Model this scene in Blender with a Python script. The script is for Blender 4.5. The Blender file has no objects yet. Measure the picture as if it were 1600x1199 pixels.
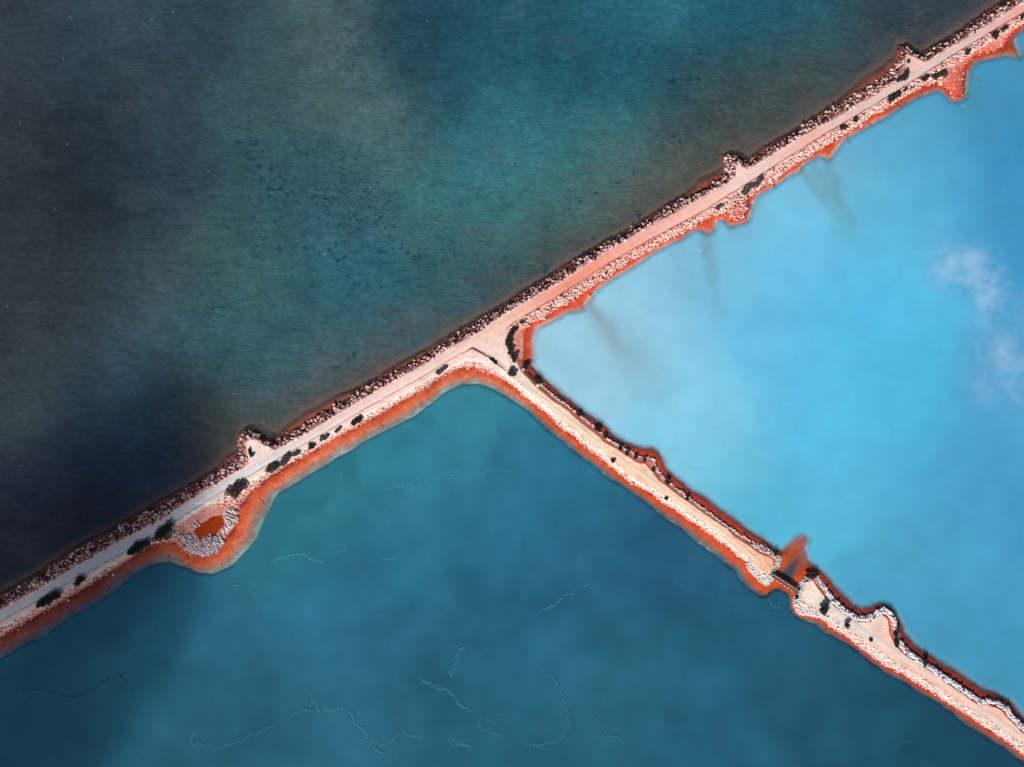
import bpy, math, random
import numpy as np
from mathutils import Vector

# ------------------------------------------------------------------ camera, sky, sun, exposure
S = 0.27            # metres per photograph pixel at water level
CAMH = 400.0        # flying height
PW, PH = 1600.0, 1199.0
sc = bpy.context.scene
C = sc.collection
random.seed(7)
rng = np.random.default_rng(11)

cam = bpy.data.cameras.new('camera')
cam.sensor_width = 36.0
cam.lens = 36.0 * CAMH / (PW * S)
cam.clip_start = 1.0
cam.clip_end = 20000.0
camo = bpy.data.objects.new('camera', cam)
C.objects.link(camo)
camo.location = (0, 0, CAMH)
sc.camera = camo

SUN_EL = math.radians(38)
hx, hy = -0.40, -0.92
hn = math.hypot(hx, hy)
hx, hy = hx / hn, hy / hn
TOSUN = Vector((hx * math.cos(SUN_EL), hy * math.cos(SUN_EL), math.sin(SUN_EL)))

world = bpy.data.worlds.new('World')
sc.world = world
world.use_nodes = True
wn = world.node_tree.nodes
wn.clear()
wo = wn.new('ShaderNodeOutputWorld')
bg = wn.new('ShaderNodeBackground')
sky = wn.new('ShaderNodeTexSky')
sky.sky_type = 'NISHITA'
sky.sun_disc = False
sky.sun_elevation = SUN_EL
sky.sun_rotation = math.atan2(hx, hy)
bg.inputs['Strength'].default_value = 0.055
world.node_tree.links.new(sky.outputs[0], bg.inputs[0])
world.node_tree.links.new(bg.outputs[0], wo.inputs[0])

sl = bpy.data.lights.new('sun', 'SUN')
sl.energy = 5.0
sl.angle = math.radians(0.5)
sl.color = (1.0, 0.955, 0.90)
so = bpy.data.objects.new('sun', sl)
C.objects.link(so)
so.rotation_euler = TOSUN.to_track_quat('Z', 'Y').to_euler()
so.location = (0, 0, 600)

vs = sc.view_settings
vs.view_transform = 'Standard'
vs.look = 'None'
vs.exposure = 0.0
vs.gamma = 1.0
vs.use_curve_mapping = False
sc.cycles.max_bounces = 4
sc.cycles.diffuse_bounces = 2
sc.cycles.glossy_bounces = 2
sc.cycles.transparent_max_bounces = 16
sc.cycles.volume_bounces = 0
KLIT = 1.13         # radiance of a white sunlit level surface in this light


# ------------------------------------------------------------------ helpers
def W(pts, z=0.0):
    """photo pixels -> world metres for points at height z"""
    p = np.asarray(pts, dtype=np.float64).reshape(-1, 2)
    f = (CAMH - z) / CAMH * S
    return np.stack([(p[:, 0] - PW / 2) * f, (PH / 2 - p[:, 1]) * f], 1)


def w1(px, py, z=0.0):
    a = W([(px, py)], z)[0]
    return float(a[0]), float(a[1])


def lin(c):
    c = np.asarray(c, dtype=np.float64) / 255.0
    return np.where(c <= 0.04045, c / 12.92, ((c + 0.055) / 1.055) ** 2.4)


def alb(c):
    """sunlit colour seen in the photograph -> base colour"""
    return np.clip(lin(c) / KLIT, 0.0, 0.9)


def smooth(a, b, x):
    t = np.clip((x - a) / (b - a), 0, 1)
    return t * t * (3 - 2 * t)


def vnoise(x, y, seed):
    r = np.random.default_rng(seed).random((256, 256))
    xi = np.floor(x).astype(np.int64)
    yi = np.floor(y).astype(np.int64)
    fx = x - xi
    fy = y - yi
    fx = fx * fx * (3 - 2 * fx)
    fy = fy * fy * (3 - 2 * fy)
    a = r[xi & 255, yi & 255]
    b = r[(xi + 1) & 255, yi & 255]
    c = r[xi & 255, (yi + 1) & 255]
    d = r[(xi + 1) & 255, (yi + 1) & 255]
    return (a * (1 - fx) + b * fx) * (1 - fy) + (c * (1 - fx) + d * fx) * fy


def fbm(p, scale, octaves=4, seed=1, sx=1.0, sy=1.0):
    """-1..1 noise over world points, scale in metres"""
    x = p[:, 0] / scale * sx + 1000.0
    y = p[:, 1] / scale * sy + 1000.0
    v = 0
    amp = 1.0
    tot = 0
    for o in range(octaves):
        v = v + amp * (vnoise(x, y, seed + o) * 2 - 1)
        tot += amp
        amp *= 0.55
        x = x * 2.03 + 17.3
        y = y * 2.03 + 5.1
    return v / tot * 1.6


def seg_dist(P, poly, closed=False):
    A = np.asarray(poly, dtype=np.float32)
    B = np.roll(A, -1, 0) if closed else A[1:]
    if not closed:
        A = A[:-1]
    D = B - A
    L2 = (D ** 2).sum(1) + 1e-9
    out = np.empty(len(P), np.float32)
    P = P.astype(np.float32)
    for i in range(0, len(P), 12000):
        q = P[i:i + 12000]
        rx = q[:, None, 0] - A[None, :, 0]
        ry = q[:, None, 1] - A[None, :, 1]
        t = np.clip((rx * D[:, 0] + ry * D[:, 1]) / L2, 0, 1)
        rx -= t * D[:, 0]
        ry -= t * D[:, 1]
        out[i:i + 12000] = np.sqrt((rx * rx + ry * ry).min(1))
    return out


def inside(P, poly):
    poly = np.asarray(poly, dtype=np.float32)
    A = poly
    B = np.roll(poly, -1, 0)
    out = np.zeros(len(P), bool)
    P = P.astype(np.float32)
    for k in range(len(A)):
        (x1, y1), (x2, y2) = A[k], B[k]
        if y1 == y2:
            continue
        c = ((y1 > P[:, 1]) != (y2 > P[:, 1]))
        out ^= c & (P[:, 0] < (x2 - x1) * (P[:, 1] - y1) / (y2 - y1) + x1)
    return out


def sdf(P, polys):
    """positive inside the union of disjoint polygons"""
    d = np.full(len(P), -1e9, np.float32)
    for pl in polys:
        ds = seg_dist(P, pl, True)
        d = np.maximum(d, np.where(inside(P, pl), ds, -ds))
    return d


def shepard(P, ctrl, r0=55.0):
    """smooth blend of control colours; ctrl rows x, y, r, g, b in photo pixels and 8-bit colours"""
    c = np.asarray([[a, b] for a, b, _ in ctrl], dtype=np.float64)
    col = np.asarray([lin(k) for _, _, k in ctrl])
    cw = W(c)
    r = r0 * S
    num = np.zeros((len(P), 3))
    den = np.full(len(P), 0.0)
    for k in range(len(c)):
        d2 = ((P[:, 0] - cw[k, 0]) ** 2 + (P[:, 1] - cw[k, 1]) ** 2) / (r * r)
        w = np.exp(-0.5 * d2) + 1e-4 / (1 + d2) ** 2
        num += w[:, None] * col[k]
        den += w
    return num / den[:, None]


def mesh_np(name, V, F, smooth_shade=False):
    """F: (n,3) or (n,4) int array"""
    V = np.asarray(V, dtype=np.float32)
    F = np.asarray(F, dtype=np.int32)
    me = bpy.data.meshes.new(name)
    n, k = F.shape
    me.vertices.add(len(V))
    me.vertices.foreach_set('co', V.ravel())
    me.loops.add(n * k)
    me.loops.foreach_set('vertex_index', F.ravel())
    me.polygons.add(n)
    me.polygons.foreach_set('loop_start', np.arange(0, n * k, k, dtype=np.int32))
    me.polygons.foreach_set('loop_total', np.full(n, k, dtype=np.int32))
    me.update(calc_edges=True)
    if smooth_shade:
        me.polygons.foreach_set('use_smooth', np.ones(n, bool))
    return me


def set_col(me, col, name='col'):
    a = me.attributes.new(name, 'FLOAT_COLOR', 'POINT')
    d = np.ones((len(col), 4), np.float32)
    d[:, :3] = np.clip(col, 0, 1)
    a.data.foreach_set('color', d.ravel())


def set_val(me, v, name):
    a = me.attributes.new(name, 'FLOAT', 'POINT')
    a.data.foreach_set('value', np.asarray(v, np.float32))


def add(name, me, mat=None, parent=None, loc=None):
    o = bpy.data.objects.new(name, me)
    C.objects.link(o)
    if mat is not None and me is not None and len(me.materials) == 0:
        me.materials.append(mat)
    if parent is not None:
        o.parent = parent
    if loc is not None:
        o.location = loc
    return o


def tag(o, label=None, cat=None, group=None, kind=None):
    if label:
        o['label'] = label
    if cat:
        o['category'] = cat
    if group:
        o['group'] = group
    if kind:
        o['kind'] = kind
    return o


def box(V, F, cx, cy, cz, sx, sy, sz, ang=0.0, tilt=0.0):
    b = len(V)
    ca, sa = math.cos(ang), math.sin(ang)
    ct, st = math.cos(tilt), math.sin(tilt)
    for dx, dy, dz in ((-1, -1, -1), (1, -1, -1), (1, 1, -1), (-1, 1, -1), (-1, -1, 1), (1, -1, 1), (1, 1, 1), (-1, 1, 1)):
        x, y, z = dx * sx / 2, dy * sy / 2, dz * sz / 2
        x, z = x * ct - z * st, x * st + z * ct
        V.append((cx + x * ca - y * sa, cy + x * sa + y * ca, cz + z))
    for f in ((0, 3, 2, 1), (4, 5, 6, 7), (0, 1, 5, 4), (1, 2, 6, 5), (2, 3, 7, 6), (3, 0, 4, 7)):
        F.append(tuple(b + i for i in f))


# ------------------------------------------------------------------ materials
def new_mat(name):
    m = bpy.data.materials.new(name)
    m.use_nodes = True
    nt = m.node_tree
    nt.nodes.clear()
    out = nt.nodes.new('ShaderNodeOutputMaterial')
    return m, nt, out


def nd(nt, t, **kw):
    n = nt.nodes.new(t)
    for k, v in kw.items():
        setattr(n, k, v)
    return n


def mat_vcol(name, rough=0.95, nscale=1.2, namt=0.25, bump=0.3, bdist=0.08, attr='col', spec=0.2):
    m, nt, out = new_mat(name)
    L = nt.links
    p = nd(nt, 'ShaderNodeBsdfPrincipled')
    p.inputs['Roughness'].default_value = rough
    p.inputs['Specular IOR Level'].default_value = spec
    at = nd(nt, 'ShaderNodeAttribute', attribute_name=attr)
    tc = nd(nt, 'ShaderNodeTexCoord')
    nz = nd(nt, 'ShaderNodeTexNoise')
    nz.inputs['Scale'].default_value = nscale
    nz.inputs['Detail'].default_value = 5
    nz.inputs['Roughness'].default_value = 0.65
    L.new(tc.outputs['Object'], nz.inputs['Vector'])
    mr = nd(nt, 'ShaderNodeMapRange')
    mr.inputs['From Min'].default_value = 0.25
    mr.inputs['From Max'].default_value = 0.75
    mr.inputs['To Min'].default_value = 1 - namt
    mr.inputs['To Max'].default_value = 1 + namt
    L.new(nz.outputs['Fac'], mr.inputs['Value'])
    mx = nd(nt, 'ShaderNodeMix', data_type='RGBA', blend_type='MULTIPLY')
    mx.inputs['Factor'].default_value = 1
    L.new(at.outputs['Color'], mx.inputs['A'])
    L.new(mr.outputs['Result'], mx.inputs['B'])
    L.new(mx.outputs['Result'], p.inputs['Base Color'])
    if bump > 0:
        bp = nd(nt, 'ShaderNodeBump')
        bp.inputs['Strength'].default_value = bump
        bp.inputs['Distance'].default_value = bdist
        L.new(nz.outputs['Fac'], bp.inputs['Height'])
        L.new(bp.outputs['Normal'], p.inputs['Normal'])
    L.new(p.outputs[0], out.inputs['Surface'])
    return m


def mat_plain(name, rgb, rough=0.8, nscale=6.0, namt=0.2, metal=0.0):
    m, nt, out = new_mat(name)
    L = nt.links
    p = nd(nt, 'ShaderNodeBsdfPrincipled')
    p.inputs['Roughness'].default_value = rough
    p.inputs['Metallic'].default_value = metal
    tc = nd(nt, 'ShaderNodeTexCoord')
    nz = nd(nt, 'ShaderNodeTexNoise')
    nz.inputs['Scale'].default_value = nscale
    nz.inputs['Detail'].default_value = 4
    L.new(tc.outputs['Object'], nz.inputs['Vector'])
    mx = nd(nt, 'ShaderNodeMix', data_type='RGBA')
    L.new(nz.outputs['Fac'], mx.inputs['Factor'])
    mx.inputs['A'].default_value = (*[c * (1 - namt) for c in rgb], 1)
    mx.inputs['B'].default_value = (*[min(1, c * (1 + namt)) for c in rgb], 1)
    L.new(mx.outputs['Result'], p.inputs['Base Color'])
    L.new(p.outputs[0], out.inputs['Surface'])
    return m


def mat_water(name, waves, tint_amt, streak=None, rough=0.12):
    """turbid water: body colour 'col', opacity 'op' grows with depth; rippled surface"""
    m, nt, out = new_mat(name)
    L = nt.links
    tc = nd(nt, 'ShaderNodeTexCoord')
    at = nd(nt, 'ShaderNodeAttribute', attribute_name='col')
    op = nd(nt, 'ShaderNodeAttribute', attribute_name='op')
    prev = None
    heights = []
    for (sx, sy, rot, dist_, strength, detail) in waves:
        mp = nd(nt, 'ShaderNodeMapping')
        mp.inputs['Rotation'].default_value = (0, 0, rot)
        mp.inputs['Scale'].default_value = (sx, sy, 1)
        L.new(tc.outputs['Object'], mp.inputs['Vector'])
        nz = nd(nt, 'ShaderNodeTexNoise')
        nz.inputs['Scale'].default_value = 1.0
        nz.inputs['Detail'].default_value = detail
        nz.inputs['Roughness'].default_value = 0.6
        nz.inputs['Distortion'].default_value = 1.1
        L.new(mp.outputs['Vector'], nz.inputs['Vector'])
        heights.append(nz)
        bp = nd(nt, 'ShaderNodeBump')
        bp.inputs['Strength'].default_value = strength
        bp.inputs['Distance'].default_value = dist_
        L.new(nz.outputs['Fac'], bp.inputs['Height'])
        if prev is not None:
            L.new(prev.outputs['Normal'], bp.inputs['Normal'])
        prev = bp
    colout = at.outputs['Color']
    # suspended matter: faint large and small colour variation of the water body
    for (scale, amt) in tint_amt:
        nz = nd(nt, 'ShaderNodeTexNoise')
        nz.inputs['Scale'].default_value = scale
        nz.inputs['Detail'].default_value = 6
        nz.inputs['Roughness'].default_value = 0.55
        nz.inputs['Distortion'].default_value = 0.3
        L.new(tc.outputs['Object'], nz.inputs['Vector'])
        mr = nd(nt, 'ShaderNodeMapRange')
        mr.inputs['From Min'].default_value = 0.3
        mr.inputs['From Max'].default_value = 0.7
        mr.inputs['To Min'].default_value = 1 - amt
        mr.inputs['To Max'].default_value = 1 + amt
        L.new(nz.outputs['Fac'], mr.inputs['Value'])
        mx = nd(nt, 'ShaderNodeMix', data_type='RGBA', blend_type='MULTIPLY')
        mx.inputs['Factor'].default_value = 1
        L.new(colout, mx.inputs['A'])
        L.new(mr.outputs['Result'], mx.inputs['B'])
        colout = mx.outputs['Result']
    df = nd(nt, 'ShaderNodeBsdfDiffuse')
    L.new(colout, df.inputs['Color'])
    L.new(prev.outputs['Normal'], df.inputs['Normal'])
    tr = nd(nt, 'ShaderNodeBsdfTransparent')
    mx1 = nd(nt, 'ShaderNodeMixShader')
    L.new(op.outputs['Fac'], mx1.inputs['Fac'])
    L.new(tr.outputs[0], mx1.inputs[1])
    L.new(df.outputs[0], mx1.inputs[2])
    gl = nd(nt, 'ShaderNodeBsdfGlossy')
    gl.inputs['Roughness'].default_value = rough
    gb = nd(nt, 'ShaderNodeBump')
    gb.inputs['Strength'].default_value = 0.10
    gb.inputs['Distance'].default_value = 0.1
    L.new(heights[0].outputs['Fac'], gb.inputs['Height'])
    L.new(gb.outputs['Normal'], gl.inputs['Normal'])
    fr = nd(nt, 'ShaderNodeFresnel')
    fr.inputs['IOR'].default_value = 1.33
    L.new(gb.outputs['Normal'], fr.inputs['Normal'])
    mx2 = nd(nt, 'ShaderNodeMixShader')
    # light leaving upwards through the surface is let through (no mirror from below)
    ge = nd(nt, 'ShaderNodeNewGeometry')
    sb = nd(nt, 'ShaderNodeMath', operation='SUBTRACT')
    sb.inputs[0].default_value = 1.0
    L.new(ge.outputs['Backfacing'], sb.inputs[1])
    fm = nd(nt, 'ShaderNodeMath', operation='MULTIPLY')
    L.new(fr.outputs[0], fm.inputs[0])
    L.new(sb.outputs[0], fm.inputs[1])
    L.new(fm.outputs[0], mx2.inputs['Fac'])
    L.new(mx1.outputs[0], mx2.inputs[1])
    L.new(gl.outputs[0], mx2.inputs[2])
    L.new(mx2.outputs[0], out.inputs['Surface'])
    return m


# ------------------------------------------------------------------ outlines, in photo pixels
ZP = 2.0   # height of the causeway crest above the water
# sea-side waterline of the main causeway, lower left to upper right
SEA0 = [(-700, 1335), (0, 935), (30, 918.5), (75, 891.5), (105, 870), (127, 857), (180, 830), (202, 816.5), (237, 796), (270, 779),
        (304, 760), (340, 737), (359, 724), (372, 713), (373, 695), (374, 683), (383, 675), (391, 674), (403, 679), (412, 687), (421, 690.5), (430, 690),
        (457, 675.5), (490, 654.5), (520, 637.5), (556, 616), (610, 586), (670, 553), (700, 533.5), (730, 514), (775, 488), (820, 460),
        (860, 435), (917, 399), (977, 367.5), (1010, 346.5), (1040, 327), (1074, 310), (1100, 296.5), (1128, 281), (1135, 270), (1135, 260), (1134, 250), (1140, 245),
        (1147, 244), (1157, 249), (1167, 255), (1175, 251.5), (1199, 233.5), (1223, 220), (1265, 194), (1317, 160), (1362, 133), (1393, 114), (1403, 101), (1406, 88),
        (1409, 76), (1414, 75), (1421, 79), (1432, 86), (1442, 91), (1453, 81), (1490, 60), (1520, 39), (1560, 13), (1585, -2), (2300, -440)]
# pond-side waterline of the main causeway, upper right to the junction
BLUE0 = [(2300, -385), (1600, 39), (1585, 49), (1574, 62), (1570, 74), (1555, 80), (1533, 84), (1522, 90), (1512, 100), (1504, 114), (1504, 131), (1504, 147), (1494, 154),
         (1485, 149), (1477, 137), (1465, 129), (1444, 135), (1420, 147), (1400, 161), (1382, 173), (1362, 181), (1345, 197), (1326, 206), (1310, 217),
         (1280, 235), (1250, 253), (1226, 269.5), (1209, 283), (1182, 299.5), (1168, 310), (1168, 325), (1163, 341), (1151, 346), (1143, 346), (1136, 338), (1128, 334), (1115, 338),
         (1091, 349), (1067, 364), (1040, 376), (1010, 394.5), (980, 411), (950, 432), (923, 450), (905, 461), (900, 470), (888, 476), (866, 484),
         (850, 498), (830, 504), (824, 513), (820, 521), (820, 535), (819, 550), (818, 562)]
# branch, north-east waterline from the junction to its end, round the end and back along the south-west
BR_NE0 = [(823, 573), (837, 592), (846, 600), (864, 616), (885, 631), (907, 648), (937, 672), (952, 685.5), (985, 704), (998, 712.5), (1013, 713), (1024, 717),
          (1025, 726), (1033, 740), (1051, 757), (1067, 770), (1103, 796), (1128, 814), (1155, 833), (1176, 845), (1198, 857), (1213, 865), (1221, 871)]
BR_END0 = [(1220, 880), (1211, 890), (1208, 899), (1206, 907), (1197, 915), (1188, 909), (1170, 891)]
BR_SW0 = [(1164, 878.5), (1140, 857), (1117, 842), (1095, 824), (1080, 816), (1060, 801), (1036, 785.5), (1015, 769), (991, 758), (979, 748), (955, 730), (938, 715),
          (915, 700), (900, 684), (876, 668), (864, 654), (840, 635), (819, 619), (808, 607)]
SOUTH0 = [(790, 596), (764, 584), (742, 575), (716, 576.5), (698, 584), (670, 604), (631, 626.5), (589, 650.5), (557, 668), (520, 687), (490, 705.5), (460, 722),
          (424, 743), (398, 765), (381, 783), (372, 797), (372, 812), (364, 827), (349, 844), (340, 862), (322, 871), (300, 868), (285, 860), (277, 851), (264, 846.5),
          (240, 851), (210, 870), (180, 888), (150, 909), (105, 935), (75, 953), (30, 978), (0, 996), (-700, 1400)]
LAND1 = SEA0 + BLUE0 + BR_NE0 + BR_END0 + BR_SW0 + SOUTH0
IS_NE0 = [(1247, 915), (1256, 901), (1268, 895), (1277, 898), (1283, 909), (1295, 924), (1304, 937), (1325, 954), (1340, 962), (1352, 964), (1365, 958), (1379, 948),
          (1391, 955), (1400, 969), (1402, 984), (1404, 997), (1418, 1015), (1440, 1031), (1456, 1040), (1474, 1054), (1498, 1069), (1519, 1084), (1533, 1093), (1552, 1092),
          (1573, 1104), (1583, 1118), (1600, 1134), (2300, 1600)]
IS_SW0 = [(2300, 1650), (1600, 1181), (1587, 1169), (1572, 1157), (1550, 1143), (1535, 1133), (1511, 1117), (1492, 1105), (1468, 1090), (1444, 1074), (1412, 1054), (1382, 1039),
          (1360, 1024), (1340, 1009), (1317, 991), (1295, 978), (1283, 966), (1265, 961.5), (1250, 960), (1240, 948), (1242, 930)]
LAND2 = IS_NE0 + IS_SW0
# outer edge of the red shelf that shows through the shallows
def sea_shelf(x, y):
    # banks of red silt washed up in the lee of each spur
    k = 0.0
    for x0, x1, kk in ((1080, 1137, 12), (1352, 1408, 13), (424, 560, 9), (340, 374, 7), (560, 740, 3)):
        if x0 < x < x1:
            k = max(k, kk * math.sin((x - x0) / (x1 - x0) * math.pi) ** 0.6)
    return (x - 3 - 0.5 * k, y - 6 - 0.86 * k)


SEA1 = [sea_shelf(x, y) for x, y in SEA0]
BLUE1 = [(2300, -375), (1601, 43), (1592, 50), (1583, 62), (1590, 80), (1593, 90), (1573, 84), (1547, 90), (1525, 96), (1512, 111), (1509, 129), (1508, 150), (1495, 158), (1486, 156),
         (1480, 148), (1465, 139), (1420, 158), (1395, 174), (1370, 189), (1334, 209), (1316, 220), (1304, 237), (1295, 249), (1281, 242), (1255, 256), (1247, 268), (1232, 273),
         (1211, 290), (1184, 304), (1173, 316), (1173, 326), (1166, 345), (1142, 353), (1130, 342), (1118, 346), (1114, 360), (1104, 364), (1091, 356), (1070, 367), (1040, 383),
         (1010, 401), (980, 420), (950, 438), (926, 457), (925, 464), (914, 473), (910, 483), (885, 486), (872, 495), (850, 505), (836, 513), (832, 526), (831, 540), (830, 560)]
BR_NE1 = [(831, 573), (845, 589), (864, 604), (885, 622), (915, 645), (943, 665), (958, 680), (973, 690), (1000, 699), (1018, 701), (1029, 707), (1036, 718), (1043, 734), (1060, 751), (1090, 772),
          (1102, 779), (1127, 797), (1152, 816), (1178, 835), (1205, 852), (1221, 862)]
FAN1 = [(1232, 854), (1245, 842), (1256, 838), (1261, 842), (1257, 862), (1261, 878), (1275, 886), (1290, 900)]
IS_NE1 = [(1305, 918), (1319, 932), (1334, 945), (1347, 952), (1362, 949), (1376, 943), (1391, 949), (1404, 967), (1415, 992), (1432, 1010), (1465, 1033), (1500, 1053), (1532, 1076), (1555, 1083),
          (1578, 1096), (1596, 1117), (1603, 1127), (2300, 1590)]
IS_SW1 = [(2300, 1665), (1600, 1194.5), (1569, 1170), (1550, 1160), (1520, 1140), (1491, 1118), (1465, 1099), (1438, 1085), (1423, 1073), (1390, 1057), (1360, 1036), (1340, 1018), (1322, 1006), (1292, 991),
          (1274, 977), (1246, 967), (1236, 955), (1233, 932), (1217, 923), (1206, 924)]
BR_SW1 = [(1200, 933), (1188, 934), (1173, 924), (1158, 910), (1149, 893), (1125, 875), (1102, 858), (1080, 842), (1054, 820), (1030, 803), (1000, 781), (970, 760), (940, 739), (913, 718), (885, 697),
          (855, 672), (825, 643), (802, 628)]
SOUTH1 = [(785, 617), (767, 609), (745, 600.5), (719, 602), (698, 612), (670, 634), (640, 655), (595, 677), (557, 698), (520, 720), (467, 752), (430, 774), (419, 797), (408, 817), (398, 845), (382, 863),
          (360, 887), (330, 899), (307, 897), (285, 888), (264, 880), (240, 883), (210, 896), (187, 917), (150, 944), (105, 968), (60, 998), (22, 1017), (0, 1031), (-700, 1436)]
SHELF = SEA1 + BLUE1 + BR_NE1 + FAN1 + IS_NE1 + IS_SW1 + BR_SW1 + SOUTH1
# crest (level top) of the causeway
NW_ROAD = [(-700, 1355), (0, 955), (75, 912), (157, 863), (180, 850), (252, 812), (315, 770), (367, 740), (400, 722), (430, 704), (475, 680), (535, 643), (595, 607), (670, 566), (700, 546), (750, 519),
           (790, 490), (835, 464), (877, 440), (935, 401), (1010, 357), (1062, 330), (1115, 298), (1143, 283), (1169, 265), (1241, 221), (1295, 191), (1370, 148), (1405, 126), (1447, 98), (1510, 60), (1600, 4), (2300, -425)]
NW_Q = NW_ROAD[:8] + [(390, 726), (387, 705), (385, 692), (391, 687), (401, 687), (412, 695)] + NW_ROAD[9:23] + [(1143, 283), (1150, 276), (1150, 262), (1154, 258)] + NW_ROAD[24:28] + \
    [(1405, 126), (1417, 112), (1416, 97), (1419, 88), (1428, 89), (1447, 98)] + NW_ROAD[30:]
SE_ROAD = [(-700, 1372), (0, 972), (80, 927), (150, 887), (200, 860), (270, 817), (345, 770), (397, 740), (445, 711), (505, 678), (580, 634), (670, 584), (700, 564), (722, 553)]
SE_ROAD_R = [(802, 505), (824, 491), (865, 467), (908, 440), (935, 421), (980, 395), (1032, 366), (1100, 330), (1115, 320), (1160, 292), (1205, 263), (1274, 219), (1295, 206), (1370, 162), (1435, 121), (1510, 73), (1600, 19), (2300, -407)]


def shift(pl, dx, dy):
    return [(x + dx, y + dy) for x, y in pl]


BR_NE_Q = [(806, 565), (814, 580), (831, 598), (840, 607), (860, 624), (876, 634), (888, 643), (897, 651), (908, 661), (924, 673), (936, 682), (944, 691), (965, 703), (980, 713), (997, 724), (1008, 725), (1018, 736),
           (1030, 751), (1045, 763), (1067, 779), (1090, 795), (1112, 811), (1137, 827), (1148, 839), (1170, 853), (1188, 866), (1209, 875)]
BR_SW_Q = [(1209, 892), (1200, 897), (1186, 891), (1170, 873), (1140, 850), (1110, 824), (1082, 806), (1052, 784), (1022, 764), (985, 745), (955, 718), (945, 706), (922, 690), (900, 675), (870, 648), (840, 624), (814, 603)]
CREST1 = NW_Q + shift(SE_ROAD_R[::-1], 2, 4) + [(797, 514), (796, 530), (797, 550)] + BR_NE_Q + BR_SW_Q + \
    [(800, 592), (782, 579), (760, 568), (742, 561), (724, 562)] + shift(SE_ROAD[::-1][2:], 3, 6)
IS_NE_Q = [(1258, 912), (1271, 908), (1280, 921), (1292, 937), (1310, 952), (1329, 966), (1340, 973), (1362, 973), (1370, 966), (1380, 961), (1389, 969), (1391, 990), (1397, 1003), (1404, 1014), (1417, 1027),
           (1444, 1043), (1465, 1058), (1487, 1073), (1510, 1088), (1528, 1101), (1547, 1103), (1566, 1111), (1577, 1124), (1594, 1140), (1600, 1147), (2300, 1612)]
IS_SW_Q = [(2300, 1634), (1600, 1166), (1580, 1151), (1550, 1131), (1527, 1115), (1510, 1105), (1480, 1086), (1450, 1067), (1412, 1044), (1380, 1024), (1347, 999), (1325, 984), (1302, 970), (1286, 960), (1274, 951), (1255, 945), (1254, 930)]
CREST2 = IS_NE_Q + IS_SW_Q

P0 = [W(LAND1), W(LAND2)]
P1 = [W(SHELF)]
PQ = [W(CREST1, ZP), W(CREST2, ZP)]
W_NEQ = [W(BR_NE_Q, ZP), W(IS_NE_Q, ZP)]

MAINX = np.array([p[0] for p in NW_ROAD])
MAINY = np.array([p[1] for p in NW_ROAD]) + 9
BRX = np.array([700, 790, 815, 900, 1000, 1100, 1210, 1246, 1340, 1450, 1600, 2300])
BRY = np.array([500, 560, 592, 665, 733, 808, 890, 918, 985, 1056, 1158, 1625])


def to_px(P):
    return P[:, 0] / S + PW / 2, PH / 2 - P[:, 1] / S


def body(P):
    """0 sea, 1 blue pond, 2 green pond"""
    x, y = to_px(P)
    ym = np.interp(x, MAINX, MAINY)
    yb = np.interp(x, BRX, BRY)
    return np.where(y < ym, 0, np.where((x > 790) & (y < yb), 1, 2))


# gullies cut in the red shelf, photo pixels
GULLY = [[(87, 953), (91, 963), (105, 969)], [(2, 1002), (12, 1012), (15, 1020)], [(197, 886), (204, 894), (208, 900)], [(165, 915), (172, 921), (178, 922)], [(147, 936), (151, 940)],
         [(265, 848), (260, 862), (266, 870), (268, 882)], [(196, 887), (206, 898)], [(385, 779), (392, 784), (401, 783)], [(406, 778), (411, 785), (422, 794)], [(430, 740), (449, 745), (455, 747)],
         [(460, 733), (468, 742)], [(482, 735), (484, 740)], [(508, 695), (513, 703), (515, 712), (517, 718)], [(455, 752), (459, 757)], [(673, 607), (680, 619)], [(660, 630), (665, 636)], [(628, 642), (631, 648)],
         [(597, 663), (602, 668)], [(571, 682), (575, 688)], [(557, 687), (561, 692)], [(573, 655), (577, 661)], [(540, 690), (545, 697)], [(420, 755), (432, 764)], [(395, 790), (405, 797)], [(375, 825), (388, 835)],
         [(372, 838), (384, 850)], [(362, 858), (372, 868)], [(345, 880), (352, 888)]]


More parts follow.
